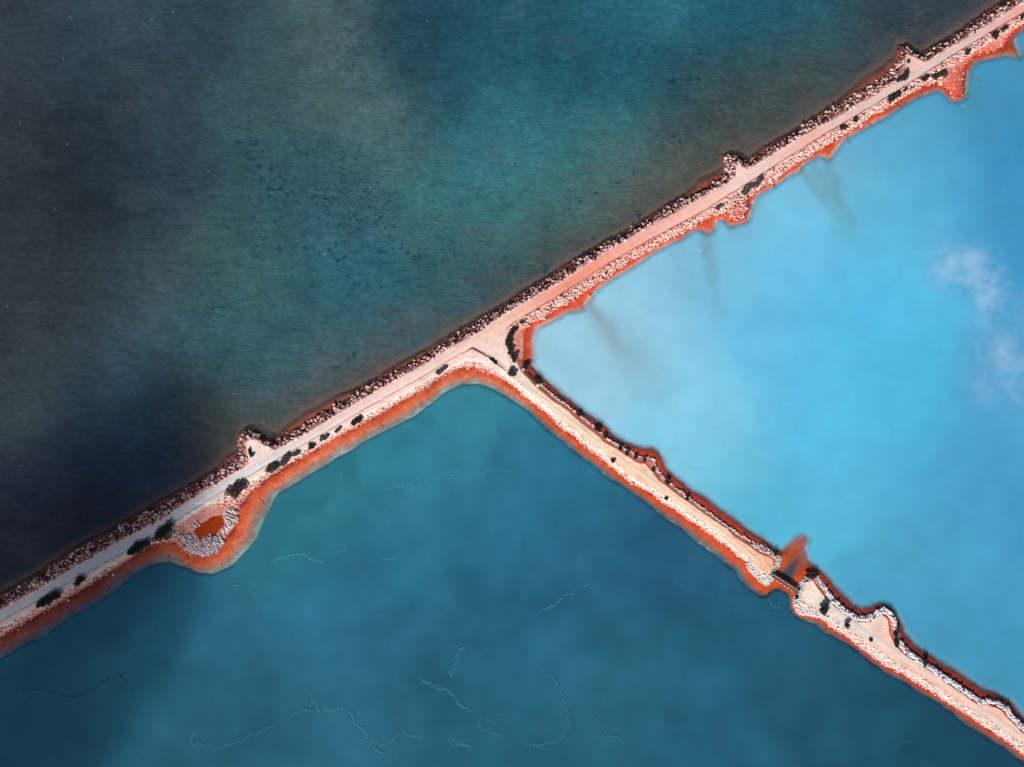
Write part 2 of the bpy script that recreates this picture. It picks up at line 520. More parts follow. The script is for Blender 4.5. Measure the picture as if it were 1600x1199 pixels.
def evaluate(P):
    """terrain height and zones at world points"""
    n = len(P)
    wob = fbm(P, 1.6, 3, 31) * 0.26
    wob2 = fbm(P, 5.0, 3, 35) * 0.35
    d0 = sdf(P, P0) + wob * 0.9
    d1 = sdf(P, P1) + wob2 + wob * 0.4
    dq = sdf(P, PQ) + wob * 0.5
    b = body(P)
    inl = d0 > 0
    s = np.where(inl, 0, np.clip(-d0 / np.maximum(-d0 + d1, 0.02), 0, 1))
    s = np.where((~inl) & (d1 <= 0), 1, s)
    r = np.clip(d0 / np.maximum(d0 - dq, 0.02), 0, 1)
    r = np.where(dq > 0, 1, r)
    dne = np.minimum(seg_dist(P, W_NEQ[0]), seg_dist(P, W_NEQ[1]))
    x, y = to_px(P)
    ne = inl & (dq <= 0) & (b == 1) & (y > 555) & (x > 800)
    onbr = (y > 560) & (x > 800) & (b != 0)
    zp = np.where(onbr, ZP - 1.0 * smooth(805, 880, x), ZP)
    h = np.where(inl, zp * r ** 0.85, 0)
    lip = np.where(x > 1240, 0.50, 0.22)
    hs = (zp - lip) * np.clip(r / 0.75, 0, 1) + lip * smooth(0.84, 0.98, r)
    h = np.where(ne, hs, h)
    deep = np.where(b == 0, 1.6, 1.1)
    h = np.where(inl, h, -0.02 - deep * (0.35 * s + 0.65 * s ** 3))
    g = np.full(n, 9.0)
    for gl in GULLY:
        gw = W(gl)
        m = (P[:, 0] > gw[:, 0].min() - 3) & (P[:, 0] < gw[:, 0].max() + 3) & (P[:, 1] > gw[:, 1].min() - 3) & (P[:, 1] < gw[:, 1].max() + 3)
        if m.any():
            g[m] = np.minimum(g[m], seg_dist(P[m] + np.stack([wob[m] * 2.2, wob2[m] * 1.6 + wob[m]], 1), gw) * (1.3 + 0.9 * fbm(P[m], 1.1, 2, 37)))
    gcut = np.where(~inl, np.exp(-(g / 0.30) ** 2), 0)
    rim = np.where(~inl, np.exp(-((g - 0.65) / 0.28) ** 2), 0)
    h = h - 0.12 * gcut + 0.06 * rim
    h = h + fbm(P, 2.2, 3, 41) * np.where(inl, 0.07, 0.035) + fbm(P, 0.7, 2, 47) * np.where(inl & (dq <= 0), 0.05, 0.015)
    return dict(d0=d0, d1=d1, dq=dq, b=b, s=s, r=r, h=h, ne=ne, inl=inl, x=x, y=y, gcut=gcut, rim=rim)


POOL = [(300, 830), (307, 822), (318, 812), (334, 805), (348, 803), (352, 812), (348, 825), (338, 834), (320, 837), (310, 840)]
W_POOL = W(POOL, 0.4)
RUBBLE = W([(283, 838), (295, 832), (305, 842), (322, 840), (340, 836), (348, 838), (346, 856), (338, 866), (322, 869), (303, 865), (288, 856)], 0.4)
PLANKZ = W([(348, 803), (356, 794), (368, 792), (371, 800), (371, 812), (362, 826), (350, 838), (345, 832), (352, 822)], 0.4)

# ------------------------------------------------------------------ the causeway: embankment, shelf and shallows as one sheet of earth
X0, X1, Y0, Y1 = -110, 1710, -110, 1310
cg = 5
gx, gy = np.meshgrid(np.arange(X0, X1 + cg, cg, dtype=float), np.arange(Y0, Y1 + cg, cg, dtype=float))
cP = W(np.stack([gx.ravel(), gy.ravel()], 1))
cm = (sdf(cP, P1) > -14 * S).reshape(gx.shape)
nx, ny = X1 - X0 + 1, Y1 - Y0 + 1
fx, fy = np.meshgrid(np.arange(X0, X1 + 1, dtype=float), np.arange(Y0, Y1 + 1, dtype=float))
mask = cm[np.clip(((fy - Y0) / cg).round().astype(int), 0, cm.shape[0] - 1), np.clip(((fx - X0) / cg).round().astype(int), 0, cm.shape[1] - 1)]
idx = np.full(mask.shape, -1, np.int64)
idx[mask] = np.arange(mask.sum())
TP = W(np.stack([fx[mask], fy[mask]], 1))
T = evaluate(TP)
q = idx
quad = (q[:-1, :-1] >= 0) & (q[:-1, 1:] >= 0) & (q[1:, :-1] >= 0) & (q[1:, 1:] >= 0)
TF = np.stack([q[1:, :-1][quad], q[1:, 1:][quad], q[:-1, 1:][quad], q[:-1, :-1][quad]], 1)

# pool hollow and rubble bank
dpool = sdf(TP, [W_POOL]) + fbm(TP, 2.2, 3, 71) * 0.9
near = (T['x'] > 270) & (T['x'] < 385) & (T['y'] > 785) & (T['y'] < 880) & T['inl']
hp = T['h'].copy()
flat = 0.5 * smooth(0, 1.6, T['d0'])
k = smooth(-9, -2, dpool) * near
hp = hp * (1 - k) + np.minimum(hp, flat + 0.1) * k
hp = np.where(near, hp - 0.5 * smooth(-0.5, 1.2, dpool), hp)
rub = np.maximum(sdf(TP, [RUBBLE]), sdf(TP, [PLANKZ])) + fbm(TP, 1.5, 3, 72) * 0.4
hp = hp + 0.25 * smooth(-0.5, 1.5, rub) * near
T['h'] = hp
TH = np.where(T['d1'] < 0, hp + 0.42 * T['d1'], hp)

n1 = fbm(TP, 9.0, 4, 51)
n2 = fbm(TP, 1.3, 3, 55)
n3 = fbm(TP, 3.2, 3, 59)


def ramp(t, stops):
    xs = [a for a, _ in stops]
    cs = np.array([alb(c) for _, c in stops])
    return np.stack([np.interp(t, xs, cs[:, i]) for i in range(3)], 1)


CRESTC = [(1590, 15, (245, 190, 180)), (1500, 75, (246, 196, 184)), (1400, 130, (246, 205, 195)), (1300, 195, (250, 200, 188)), (1200, 255, (252, 205, 192)), (1160, 270, (253, 222, 212)), (1100, 315, (252, 196, 180)), (1000, 372, (252, 180, 165)),
          (930, 412, (248, 168, 150)), (860, 455, (250, 180, 160)), (800, 495, (252, 205, 190)), (770, 535, (248, 218, 205)), (740, 560, (253, 228, 218)), (700, 560, (250, 212, 200)), (600, 625, (252, 218, 208)), (500, 680, (248, 222, 214)),
          (400, 705, (250, 222, 210)), (400, 745, (243, 228, 220)), (300, 795, (235, 225, 222)), (200, 860, (232, 224, 222)), (80, 930, (230, 222, 220)), (0, 975, (230, 222, 220)),
          (790, 580, (245, 232, 226)), (830, 605, (253, 222, 200)), (870, 640, (254, 222, 195)), (930, 690, (252, 214, 184)), (1000, 740, (253, 215, 188)), (1060, 785, (254, 215, 185)), (1130, 830, (253, 212, 180)), (1190, 875, (250, 200, 165)), (1205, 885, (248, 185, 150)),
          (1265, 930, (253, 232, 222)), (1300, 955, (248, 230, 220)), (1380, 985, (252, 218, 200)), (1400, 1030, (252, 205, 185)), (1480, 1080, (250, 198, 178)), (1560, 1125, (252, 205, 182)), (1600, 1160, (252, 215, 195))]
crest = shepard(TP, CRESTC, 35) / KLIT
crest *= (1 + 0.07 * n1 + 0.07 * n3)[:, None]
stain = smooth(0.25, 0.9, fbm(TP, 5, 4, 63))[:, None] * 0.30
crest = crest * (1 - stain) + alb((240, 150, 115)) * stain

x, y, b, r_, s_ = T['x'], T['y'], T['b'], T['r'], T['s']
main = ((b == 2) & (x < 800)) | ((b == 1) & (y < 560)) | (b == 0)
slope = np.zeros((len(TP), 3))
seaS = ramp(r_, [(0, (92, 48, 46)), (0.5, (120, 72, 70)), (0.9, (225, 165, 155)), (1, (245, 200, 190))])
blueS = ramp(r_, [(0, (205, 70, 35)), (0.18, (225, 105, 80)), (0.45, (235, 150, 135)), (0.85, (243, 178, 162)), (1, (250, 190, 175))])
southS = ramp(r_, [(0, (170, 70, 50)), (0.15, (228, 150, 130)), (0.45, (240, 195, 180)), (1, (250, 220, 210))])
brSW = ramp(r_, [(0, (200, 90, 60)), (0.12, (240, 205, 195)), (0.6, (250, 222, 205)), (1, (253, 222, 200))])
neS = ramp(r_, [(0, (170, 66, 48)), (0.25, (236, 160, 142)), (0.6, (236, 138, 114)), (0.80, (214, 100, 74)), (0.92, (150, 44, 30)), (1, (228, 130, 96))])
slope = np.where((b == 0)[:, None], seaS, np.where((T['ne'])[:, None], neS, np.where(((b == 1))[:, None], blueS, np.where((x < 800)[:, None], southS, brSW))))
# reddish flats of the spits and the beach by the junction
spit = np.exp(-(((x - 1490) / 26) ** 2 + ((y - 122) / 30) ** 2)) + np.exp(-(((x - 1530) / 30) ** 2 + ((y - 76) / 12) ** 2)) + np.exp(-(((x - 1150) / 22) ** 2 + ((y - 335) / 14) ** 2))
beach = np.exp(-(((x - 812) / 9) ** 2 + ((y - 542) / 24) ** 2))
spit = np.clip(spit, 0, 1)[:, None] * (T['b'] == 1)[:, None]
beach = np.clip(beach * 1.2, 0, 1)[:, None]
slope = slope * (1 - spit * 0.8) + alb((206, 92, 74)) * spit * 0.8
slope = slope * (1 - beach * 0.85) + alb((245, 165, 140)) * beach * 0.85
pk = (smooth(-12, -3, dpool) * near)[:, None]
slope = slope * (1 - pk * 0.8) + alb((225, 140, 130)) * pk * 0.8
slope = slope * (1 + 0.22 * n2 + 0.10 * n3)[:, None]
land = np.where((T['dq'] > 0)[:, None], crest, slope * 1.0)
bl = smooth(-0.5, 0.6, T['dq'])[:, None]
land = slope * (1 - bl) + crest * bl
# strip north of the junction: red beach lies inside the embankment
wet = np.exp(-(T['d0'] / 0.45) ** 2)[:, None] * (T['d0'] > 0)[:, None]
land = land * (1 - wet * 0.7) + alb((150, 48, 28)) * wet * 0.7

sn = np.clip(s_ + 0.07 * n3 + 0.12 * fbm(TP, 7.0, 3, 68) * (s_ > 0.02), 0, 1)
shS = ramp(sn, [(0, (140, 48, 28)), (0.06, (192, 72, 40)), (0.28, (210, 94, 58)), (0.5, (206, 116, 86)), (0.72, (186, 138, 120)), (0.88, (176, 174, 164)), (1, (200, 218, 210))])
shSb = ramp(sn, [(0, (165, 52, 28)), (0.06, (212, 76, 34)), (0.30, (206, 80, 42)), (0.5, (182, 92, 68)), (0.66, (148, 104, 92)), (0.82, (124, 122, 118)), (0.94, (136, 150, 148)), (0.975, (245, 248, 235)), (1, (245, 248, 235))])
shB = (1 - 0.34 * smooth(1330, 1440, x))[:, None] * ramp(sn, [(0, (178, 56, 30)), (0.15, (212, 74, 36)), (0.6, (212, 92, 62)), (0.9, (222, 140, 122)), (1, (232, 178, 165))])
shN = (1 - 0.30 * smooth(1250, 1350, x))[:, None] * ramp(sn, [(0, (178, 60, 42)), (0.15, (212, 74, 42)), (0.6, (200, 68, 42)), (0.88, (172, 78, 64)), (1, (160, 130, 130))])
shSea = ramp(sn, [(0, (118, 50, 40)), (0.4, (164, 84, 64)), (0.75, (146, 90, 76)), (1, (138, 100, 90))])
sbranch = smooth(790, 850, x)[:, None]
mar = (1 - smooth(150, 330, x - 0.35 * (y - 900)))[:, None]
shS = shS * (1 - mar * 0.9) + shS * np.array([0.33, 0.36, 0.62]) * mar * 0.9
shS = shS * (1 - sbranch) + shSb * sbranch
isle = (smooth(1250, 1330, x) * 0.9)[:, None]
shS = shS * (1 - isle) + shS * np.array([0.66, 0.62, 0.80]) * isle
nbranch = ((b == 1) & (y > 560) & (x > 815))
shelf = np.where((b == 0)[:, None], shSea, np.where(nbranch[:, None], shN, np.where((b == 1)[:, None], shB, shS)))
# orange silt either side of the sluice
o1 = np.exp(-(((x - 1240) / 26) ** 2 + ((y - 868) / 26) ** 2)) + np.exp(-(((x - 1226) / 20) ** 2 + ((y - 914) / 16) ** 2)) + np.exp(-(((x - 1205) / 16) ** 2 + ((y - 912) / 16) ** 2))
o1 = np.clip(o1 * 1.3, 0, 1)[:, None]
shelf = shelf * (1 - o1) + alb((198, 84, 26)) * o1
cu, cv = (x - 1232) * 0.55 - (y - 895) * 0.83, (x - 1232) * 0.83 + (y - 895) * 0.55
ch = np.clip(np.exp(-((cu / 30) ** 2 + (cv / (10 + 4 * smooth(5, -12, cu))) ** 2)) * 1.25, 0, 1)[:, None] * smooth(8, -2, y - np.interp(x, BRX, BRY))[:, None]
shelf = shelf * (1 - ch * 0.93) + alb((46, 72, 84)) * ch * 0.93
along = x * 0.86 - y * 0.5
shelf = shelf * (1 + 0.14 * n3 + 0.12 * n2 * (s_ < 0.8) + 0.14 * fbm(np.stack([x * 0.5 + y * 0.86, along * 0.15], 1), 4.0, 3, 66))[:, None]
shelf = shelf * (1 - 0.22 * T['gcut'][:, None]) + alb((240, 190, 165)) * (0.14 * T['rim'])[:, None] * (1 - s_)[:, None]
# beyond the shelf the bed is pale mud of the pond's own colour
far = smooth(0, 2.6, -T['d1'])[:, None]
farc = np.where((b == 0)[:, None], alb((160, 138, 128)), np.where((b == 1)[:, None], alb((215, 235, 240)), alb((150, 212, 218))))
shelf = shelf * (1 - far) + farc * far
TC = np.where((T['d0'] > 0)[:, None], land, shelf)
dp_in = (smooth(-0.3, 0.5, dpool) * near)[:, None]
TC = TC * (1 - dp_in) + alb((190, 66, 20)) * dp_in
rk = (smooth(-0.6, 0.6, rub) * near)[:, None] * 0.8
TC = TC * (1 - rk) + alb((205, 185, 182)) * rk
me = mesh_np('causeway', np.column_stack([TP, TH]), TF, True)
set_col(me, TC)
M_EARTH = mat_vcol('red earth and pale gravel', nscale=1.4, namt=0.16, bump=0.35, bdist=0.12)
tag(add('causeway', me, M_EARTH), kind='structure')

# lookup of ground height
HG = np.full(mask.shape, -1.0)
HG[mask] = TH


def ground(P):
    P = np.asarray(P, dtype=np.float64).reshape(-1, 2)
    x, y = to_px(P)
    xf = np.clip(x - X0, 0, nx - 1.001)
    yf = np.clip(y - Y0, 0, ny - 1.001)
    i, j = xf.astype(int), yf.astype(int)
    a, c = xf - i, yf - j
    return (HG[j, i] * (1 - a) + HG[j, i + 1] * a) * (1 - c) + (HG[j + 1, i] * (1 - a) + HG[j + 1, i + 1] * a) * c


# ------------------------------------------------------------------ bed below the open water
bx = np.concatenate([-np.geomspace(6000, 120, 12), np.arange(-100, 1701, 20), 1600 + np.geomspace(120, 6000, 12)])
by = np.concatenate([-np.geomspace(6000, 120, 12), np.arange(-100, 1301, 20), 1200 + np.geomspace(120, 6000, 12)])
mx_, my_ = np.meshgrid(bx, by)
BP = W(np.stack([mx_.ravel(), my_.ravel()], 1))
bb = body(BP)
bc = np.where((bb == 0)[:, None], alb((135, 112, 104)), np.where((bb == 1)[:, None], alb((165, 195, 205)), alb((60, 140, 155))))
ii = np.arange(len(BP)).reshape(mx_.shape)
BF = np.stack([ii[1:, :-1].ravel(), ii[1:, 1:].ravel(), ii[:-1, 1:].ravel(), ii[:-1, :-1].ravel()], 1)
me = mesh_np('seabed', np.column_stack([BP, np.full(len(BP), -2.0)]), BF)
set_col(me, bc)
tag(add('seabed', me, M_EARTH), kind='structure')

# ------------------------------------------------------------------ water
SEAC = [(30, 50, (88, 96, 104)), (150, 40, (80, 100, 112)), (200, 120, (64, 78, 86)), (300, 40, (56, 76, 86)), (400, 100, (60, 86, 98)), (540, 60, (76, 98, 106)), (560, 150, (76, 99, 106)), (610, 60, (34, 68, 100)), (640, 100, (34, 72, 104)), (700, 40, (38, 80, 110)),
        (800, 60, (40, 90, 122)), (1000, 60, (32, 82, 118)), (900, 130, (36, 88, 120)), (1040, 8, (56, 128, 165)), (1120, 40, (32, 86, 124)), (1200, 50, (30, 86, 124)), (1300, 25, (45, 104, 142)), (1400, 20, (46, 62, 78)),
        (600, 210, (72, 102, 112)), (700, 150, (40, 88, 118)), (750, 210, (54, 108, 128)), (850, 250, (50, 114, 136)), (950, 200, (48, 104, 126)), (1050, 140, (40, 88, 114)), (1150, 150, (54, 82, 94)), (1250, 110, (60, 78, 84)), (1350, 70, (52, 66, 74)),
        (40, 300, (86, 92, 96)), (140, 300, (66, 74, 80)), (250, 300, (58, 75, 84)), (400, 260, (56, 86, 100)), (480, 300, (50, 86, 104)), (560, 320, (58, 98, 112)), (700, 330, (60, 108, 122)), (820, 330, (62, 116, 128)), (900, 290, (70, 112, 116)), (960, 270, (78, 104, 102)),
        (1000, 320, (74, 84, 84)), (1100, 245, (84, 86, 84)), (1180, 195, (66, 74, 78)), (700, 420, (46, 104, 126)), (600, 430, (44, 98, 120)), (500, 420, (50, 96, 114)), (350, 420, (66, 96, 102)), (220, 450, (78, 94, 98)), (80, 480, (88, 94, 98)),
        (300, 550, (66, 96, 104)), (400, 520, (54, 96, 112)), (430, 570, (46, 92, 112)), (550, 520, (52, 96, 116)), (650, 490, (56, 88, 98)), (750, 435, (62, 80, 86)), (850, 390, (60, 76, 80)), (930, 350, (66, 76, 78)), (560, 590, (76, 78, 80)), (470, 620, (84, 82, 82)),
        (330, 640, (72, 88, 96)), (360, 690, (92, 86, 84)), (200, 620, (72, 100, 118)), (80, 600, (92, 102, 104)), (200, 720, (66, 82, 110)), (280, 740, (66, 70, 84)), (80, 800, (66, 74, 90)), (40, 900, (58, 60, 70)), (150, 810, (62, 66, 76))]
BLUEC = [(850, 540, (158, 210, 232)), (900, 620, (152, 208, 234)), (950, 500, (150, 206, 230)), (1000, 450, (138, 200, 228)), (1050, 560, (140, 206, 234)), (1110, 420, (122, 196, 230)), (1200, 330, (118, 196, 230)), (1150, 520, (104, 192, 234)),
         (1250, 400, (106, 196, 237)), (1280, 265, (122, 188, 218)), (1350, 230, (96, 176, 217)), (1420, 230, (84, 166, 212)), (1450, 175, (74, 156, 202)), (1550, 170, (62, 142, 192)), (1575, 110, (72, 152, 204)), (1590, 260, (55, 140, 202)), (1400, 330, (90, 186, 232)),
         (1500, 330, (75, 167, 220)), (1590, 350, (62, 150, 210)), (1350, 500, (88, 191, 237)), (1250, 600, (95, 196, 237)), (1400, 620, (76, 181, 230)), (1300, 680, (90, 191, 232)), (1100, 650, (126, 206, 237)), (1050, 690, (130, 206, 232)), (1150, 750, (102, 192, 224)),
         (1250, 800, (86, 186, 220)), (1300, 850, (94, 190, 221)), (1350, 780, (86, 182, 220)), (1450, 750, (76, 167, 220)), (1550, 700, (69, 157, 217)), (1590, 600, (82, 162, 215)), (1590, 800, (66, 150, 207)), (1500, 850, (70, 161, 210)), (1400, 900, (75, 166, 207)),
         (1350, 930, (70, 160, 202)), (1450, 970, (69, 152, 198)), (1550, 950, (69, 152, 200)), (1590, 1050, (66, 151, 197)), (1500, 1030, (66, 151, 197)), (1200, 830, (82, 181, 214))]
GREENC = [(740, 620, (60, 142, 164)), (600, 720, (52, 134, 158)), (500, 780, (50, 130, 152)), (700, 700, (50, 127, 155)), (850, 700, (44, 114, 145)), (900, 780, (42, 107, 141)), (420, 850, (48, 120, 142)), (560, 860, (44, 110, 143)), (700, 850, (47, 118, 151)), (650, 780, (50, 124, 153)),
          (800, 850, (44, 111, 145)), (480, 960, (47, 113, 146)), (600, 980, (44, 108, 141)), (700, 1000, (43, 107, 138)), (800, 960, (40, 101, 134)), (950, 900, (41, 100, 135)), (1050, 880, (39, 94, 128)), (1150, 960, (36, 90, 121)), (1200, 1000, (40, 97, 128)), (1300, 1050, (36, 87, 115)),
          (1400, 1120, (31, 80, 105)), (1500, 1180, (29, 73, 98)), (1100, 1050, (39, 100, 131)), (1000, 1050, (43, 107, 135)), (900, 1000, (43, 105, 138)), (900, 1150, (39, 97, 123)), (1100, 1160, (36, 92, 121)), (750, 1120, (39, 100, 128)), (600, 1100, (43, 104, 133)), (450, 1100, (41, 100, 128)),
          (300, 1150, (40, 96, 122)), (200, 1080, (43, 107, 135)), (100, 1100, (40, 100, 128)), (50, 1010, (44, 106, 136)), (200, 960, (44, 106, 138)), (300, 950, (42, 104, 136)), (50, 1180, (40, 96, 124))]
SEAC = [(a, b, tuple(np.array((c[0], c[1] * 1.02, c[2] * 0.95)) * (0.80 + 0.20 * float(smooth(180, 460, np.array(a)))) * (np.array((0.95, 0.95, 0.88)) if (b < 170 and 580 < a < 1340) else (np.array((0.95, 1.0, 1.12)) if a < 320 else 1.0)))) for a, b, c in SEAC]
BLUEC = [(a, b, (c[0] * (1.08 if a > 1350 else 1.03), c[1] * (1.035 if a > 1350 else 1.01), c[2] * (0.975 if a > 1350 else 1.0))) for a, b, c in BLUEC]
GREENC = [(a, b, (c[0], c[1], c[2] * 0.965)) for a, b, c in GREENC]
step = 2.5
wx = np.concatenate([-np.geomspace(6000, 130, 14), np.arange(-110, 1710.1, step), 1600 + np.geomspace(130, 6000, 14)])
wy = np.concatenate([-np.geomspace(6000, 130, 14), np.arange(-110, 1310.1, step), 1200 + np.geomspace(130, 6000, 14)])
mx_, my_ = np.meshgrid(wx, wy)
WP = W(np.stack([mx_.ravel(), my_.ravel()], 1))
d0w = sdf(WP, P0) + fbm(WP, 1.6, 3, 31) * 0.26 * 0.9
d1w = sdf(WP, P1) + fbm(WP, 5.0, 3, 35) * 0.35 + fbm(WP, 1.6, 3, 31) * 0.26 * 0.4
sw = np.where(d0w > 0, 0, np.clip(-d0w / np.maximum(-d0w + d1w, 0.02), 0, 1))
sw = np.where((d0w <= 0) & (d1w <= 0), 1, sw)
out = np.maximum(-d1w, 0)
cell_c = W(np.stack([((mx_[1:, 1:] + mx_[:-1, :-1]) / 2).ravel(), ((my_[1:, 1:] + my_[:-1, :-1]) / 2).ravel()], 1))
cb = body(cell_c)
cin = sdf(cell_c, P0) > 6 * S      # no water inside the embankment
ii = np.arange(len(WP)).reshape(mx_.shape)
ALLF = np.stack([ii[1:, :-1].ravel(), ii[1:, 1:].ravel(), ii[:-1, 1:].ravel(), ii[:-1, :-1].ravel()], 1)


def water_sheet(name, bid, ctrl, opfun, mat, extra=None, z=0.0):
    F = ALLF[(cb == bid) & ~cin]
    used = np.unique(F)
    remap = np.full(len(WP), -1, np.int64)
    remap[used] = np.arange(len(used))
    P = WP[used]
    col = shepard(P + np.stack([fbm(P, 30, 4, 81), fbm(P, 30, 4, 82)], 1) * 6.0, ctrl, 52) / KLIT
    px, py = to_px(P)
    if extra:
        col = extra(P, px, py, col)
    me = mesh_np(name, np.column_stack([P, np.full(len(P), z)]), remap[F], True)
    set_col(me, col)
    set_val(me, opfun(sw[used], out[used], -d0w[used]), 'op')
    o = add(name, me, mat)
    tag(o, kind='structure')
    return o, me, P, px, py


def blob(px, py, cx, cy, rx, ry, ang=0.0):
    a = math.radians(ang)
    u = (px - cx) * math.cos(a) + (py - cy) * math.sin(a)
    v = -(px - cx) * math.sin(a) + (py - cy) * math.cos(a)
    return np.exp(-((u / rx) ** 2 + (v / ry) ** 2))


def sea_op(s, o, d):
    return np.clip(0.04 + 0.30 * smooth(0.3, 1.0, s) + 0.64 * smooth(0.0, 5.0, o), 0, 0.98)


def blue_op(s, o, d):
    return np.clip(smooth(0.5, 2.5, s + o / 2.0), 0, 1) * 0.99


def green_op(s, o, d):
    return np.clip(0.34 * smooth(0.45, 1.0, s) + 0.65 * smooth(0.0, 1.1, o), 0, 0.985)


def blue_extra(P, px, py, col):
    n = fbm(P, 9, 4, 91)
    # pale cloud reflections painted into the water colour
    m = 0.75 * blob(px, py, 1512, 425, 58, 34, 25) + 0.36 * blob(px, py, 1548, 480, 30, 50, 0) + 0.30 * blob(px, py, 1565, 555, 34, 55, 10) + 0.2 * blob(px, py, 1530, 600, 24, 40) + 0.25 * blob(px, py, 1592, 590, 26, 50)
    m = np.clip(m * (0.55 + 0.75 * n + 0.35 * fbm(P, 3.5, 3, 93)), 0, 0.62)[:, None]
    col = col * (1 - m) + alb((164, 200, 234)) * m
    # dull plumes drifting off the spits
    q = np.stack([P[:, 0] + 1.6 * fbm(P, 8, 3, 95), P[:, 1] + 1.6 * fbm(P, 8, 3, 96)], 1)
    p = np.zeros(len(P))
    for pts, wa, wb, sa, sb_ in (([(904, 468), (930, 492), (965, 532), (1005, 580), (1040, 625)], 7, 30, 0.75, 0.12), ([(1104, 358), (1109, 390), (1113, 440), (1118, 490)], 8, 12, 0.72, 0.10), ([(1296, 240), (1303, 275), (1314, 320), (1328, 350)], 6, 10, 0.8, 0.45),
                                 ([(1252, 262), (1270, 290), (1298, 325), (1328, 350)], 5, 10, 0.6, 0.5), ([(1278, 268), (1290, 290), (1308, 322)], 12, 12, 0.42, 0.5), ([(1150, 350), (1158, 366), (1166, 390)], 26, 20, 0.45, 0.05), ([(1325, 350), (1345, 390)], 10, 16, 0.3, 0.0),
                                 ([(1505, 140), (1520, 160), (1535, 175)], 16, 18, 0.5, 0.05), ([(1590, 86), (1600, 110)], 14, 16, 0.55, 0.3), ([(1405, 165), (1416, 182)], 12, 12, 0.35, 0.0), ([(1060, 380), (1075, 430), (1090, 480)], 24, 30, 0.22, 0.1), ([(1180, 310), (1200, 330)], 14, 20, 0.35, 0.0)):
        m_ = (px > 820)
        pw = W(pts)
        segl = np.hypot(*np.diff(pw, axis=0).T)
        axis = pw[-1] - pw[0]
        t = np.clip(((q - pw[0]) @ axis) / (axis @ axis), 0, 1)
        d = seg_dist(q, pw)
        w_ = 1.25 * (wa * (1 - t) + wb * t) * S
        p = np.maximum(p, np.exp(-(d / w_) ** 2) * (sa * (1 - t) + sb_ * t))
    p = np.clip(1.2 * p * (0.92 + 0.25 * n), 0, 0.8)[:, None]
    return col * (1 - p) + np.minimum(col * 0.98, alb((140, 166, 178))) * p


WAVES_SEA = [(0.08, 0.20, math.radians(-9), 1.4, 0.34, 2.0), (0.24, 0.55, math.radians(14), 0.5, 0.36, 3.0), (0.9, 1.6, math.radians(-16), 0.16, 0.6, 3.0)]
WAVES_POND = [(0.25, 0.5, math.radians(28), 0.10, 0.25, 3.0)]
M_SEA = mat_water('rippled sea water', WAVES_SEA, [(0.03, 0.13), (0.11, 0.14), (0.40, 0.15)], rough=0.16)
M_BLUE = mat_water('milky blue brine', [(0.25, 0.5, math.radians(28), 0.10, 0.30, 3.0), (0.5, 1.6, math.radians(35), 0.06, 0.40, 3.0)], [(0.02, 0.06), (0.09, 0.05), (1.6, 0.04)], rough=0.1)
M_GREEN = mat_water('teal brine', WAVES_POND, [(0.016, 0.20), (0.07, 0.11), (1.6, 0.05)], rough=0.1)


def sea_extra(P, px, py, col):
    # brown silt stirred up along the bank
    d = np.maximum(np.interp(px, MAINX, MAINY) - 9 - py, 0) * 0.85
    n = fbm(P, 14, 4, 121) + 0.5 * fbm(P, 4, 3, 125)
    m = (0.62 * np.exp(-((d / 75) ** 2)) * np.clip(0.75 + 0.6 * n, 0, 1.3) * smooth(330, 480, px))[:, None]
    col = col * (1 - m) + alb((88, 82, 80)) * m
    # drifts of pale silt further out
    m2 = (0.13 * smooth(0.15, 0.9, fbm(P, 16, 4, 131, 0.6, 1.0)))[:, None]
    return (col * (1 - m2) + alb((96, 106, 104)) * m2) * 1.05


sea_o, sea_me, sP, spx, spy = water_sheet('sea', 0, SEAC, sea_op, M_SEA, sea_extra)
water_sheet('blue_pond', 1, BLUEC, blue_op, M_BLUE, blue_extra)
water_sheet('teal_pond', 2, GREENC, green_op, M_GREEN)

# weed beds under the sea: dark strokes where the 'weed' field is high
weed = 0.8 * blob(spx, spy, 430, 265, 150, 110) + 0.9 * blob(spx, spy, 560, 390, 150, 90, 15) + 1.0 * blob(spx, spy, 600, 90, 90, 60, 40) + 0.9 * blob(spx, spy, 1040, 115, 130, 40, 15) + 0.5 * blob(spx, spy, 330, 480, 60, 60) + \
    0.5 * blob(spx, spy, 1450, 12, 70, 14) + 0.35 * blob(spx, spy, 760, 420, 90, 50) + 0.55 * blob(spx, spy, 1100, 195, 90, 16, -22)
set_val(sea_me, np.clip(weed * np.clip(0.75 + 0.9 * fbm(sP, 9, 3, 141), 0, 1.3), 0, 1), 'weed')
nt = M_SEA.node_tree
L = nt.links
df = [n for n in nt.nodes if n.type == 'BSDF_DIFFUSE'][0]
src = df.inputs['Color'].links[0].from_socket
wa = nd(nt, 'ShaderNodeAttribute', attribute_name='weed')
tc = nd(nt, 'ShaderNodeTexCoord')
mp = nd(nt, 'ShaderNodeMapping')
mp.inputs['Rotation'].default_value = (0, 0, math.radians(-20))
mp.inputs['Scale'].default_value = (0.26, 0.46, 1)
L.new(tc.outputs['Object'], mp.inputs['Vector'])
nz = nd(nt, 'ShaderNodeTexNoise')
nz.inputs['Scale'].default_value = 1.0
nz.inputs['Detail'].default_value = 4
nz.inputs['Distortion'].default_value = 1.4
L.new(mp.outputs['Vector'], nz.inputs['Vector'])
mr = nd(nt, 'ShaderNodeMapRange', interpolation_type='SMOOTHSTEP')
mr.inputs['From Min'].default_value = 0.50
mr.inputs['From Max'].default_value = 0.66
mr.inputs['To Max'].default_value = 0.74
L.new(nz.outputs['Fac'], mr.inputs['Value'])
mu = nd(nt, 'ShaderNodeMath', operation='MULTIPLY')
L.new(mr.outputs['Result'], mu.inputs[0])
L.new(wa.outputs['Fac'], mu.inputs[1])
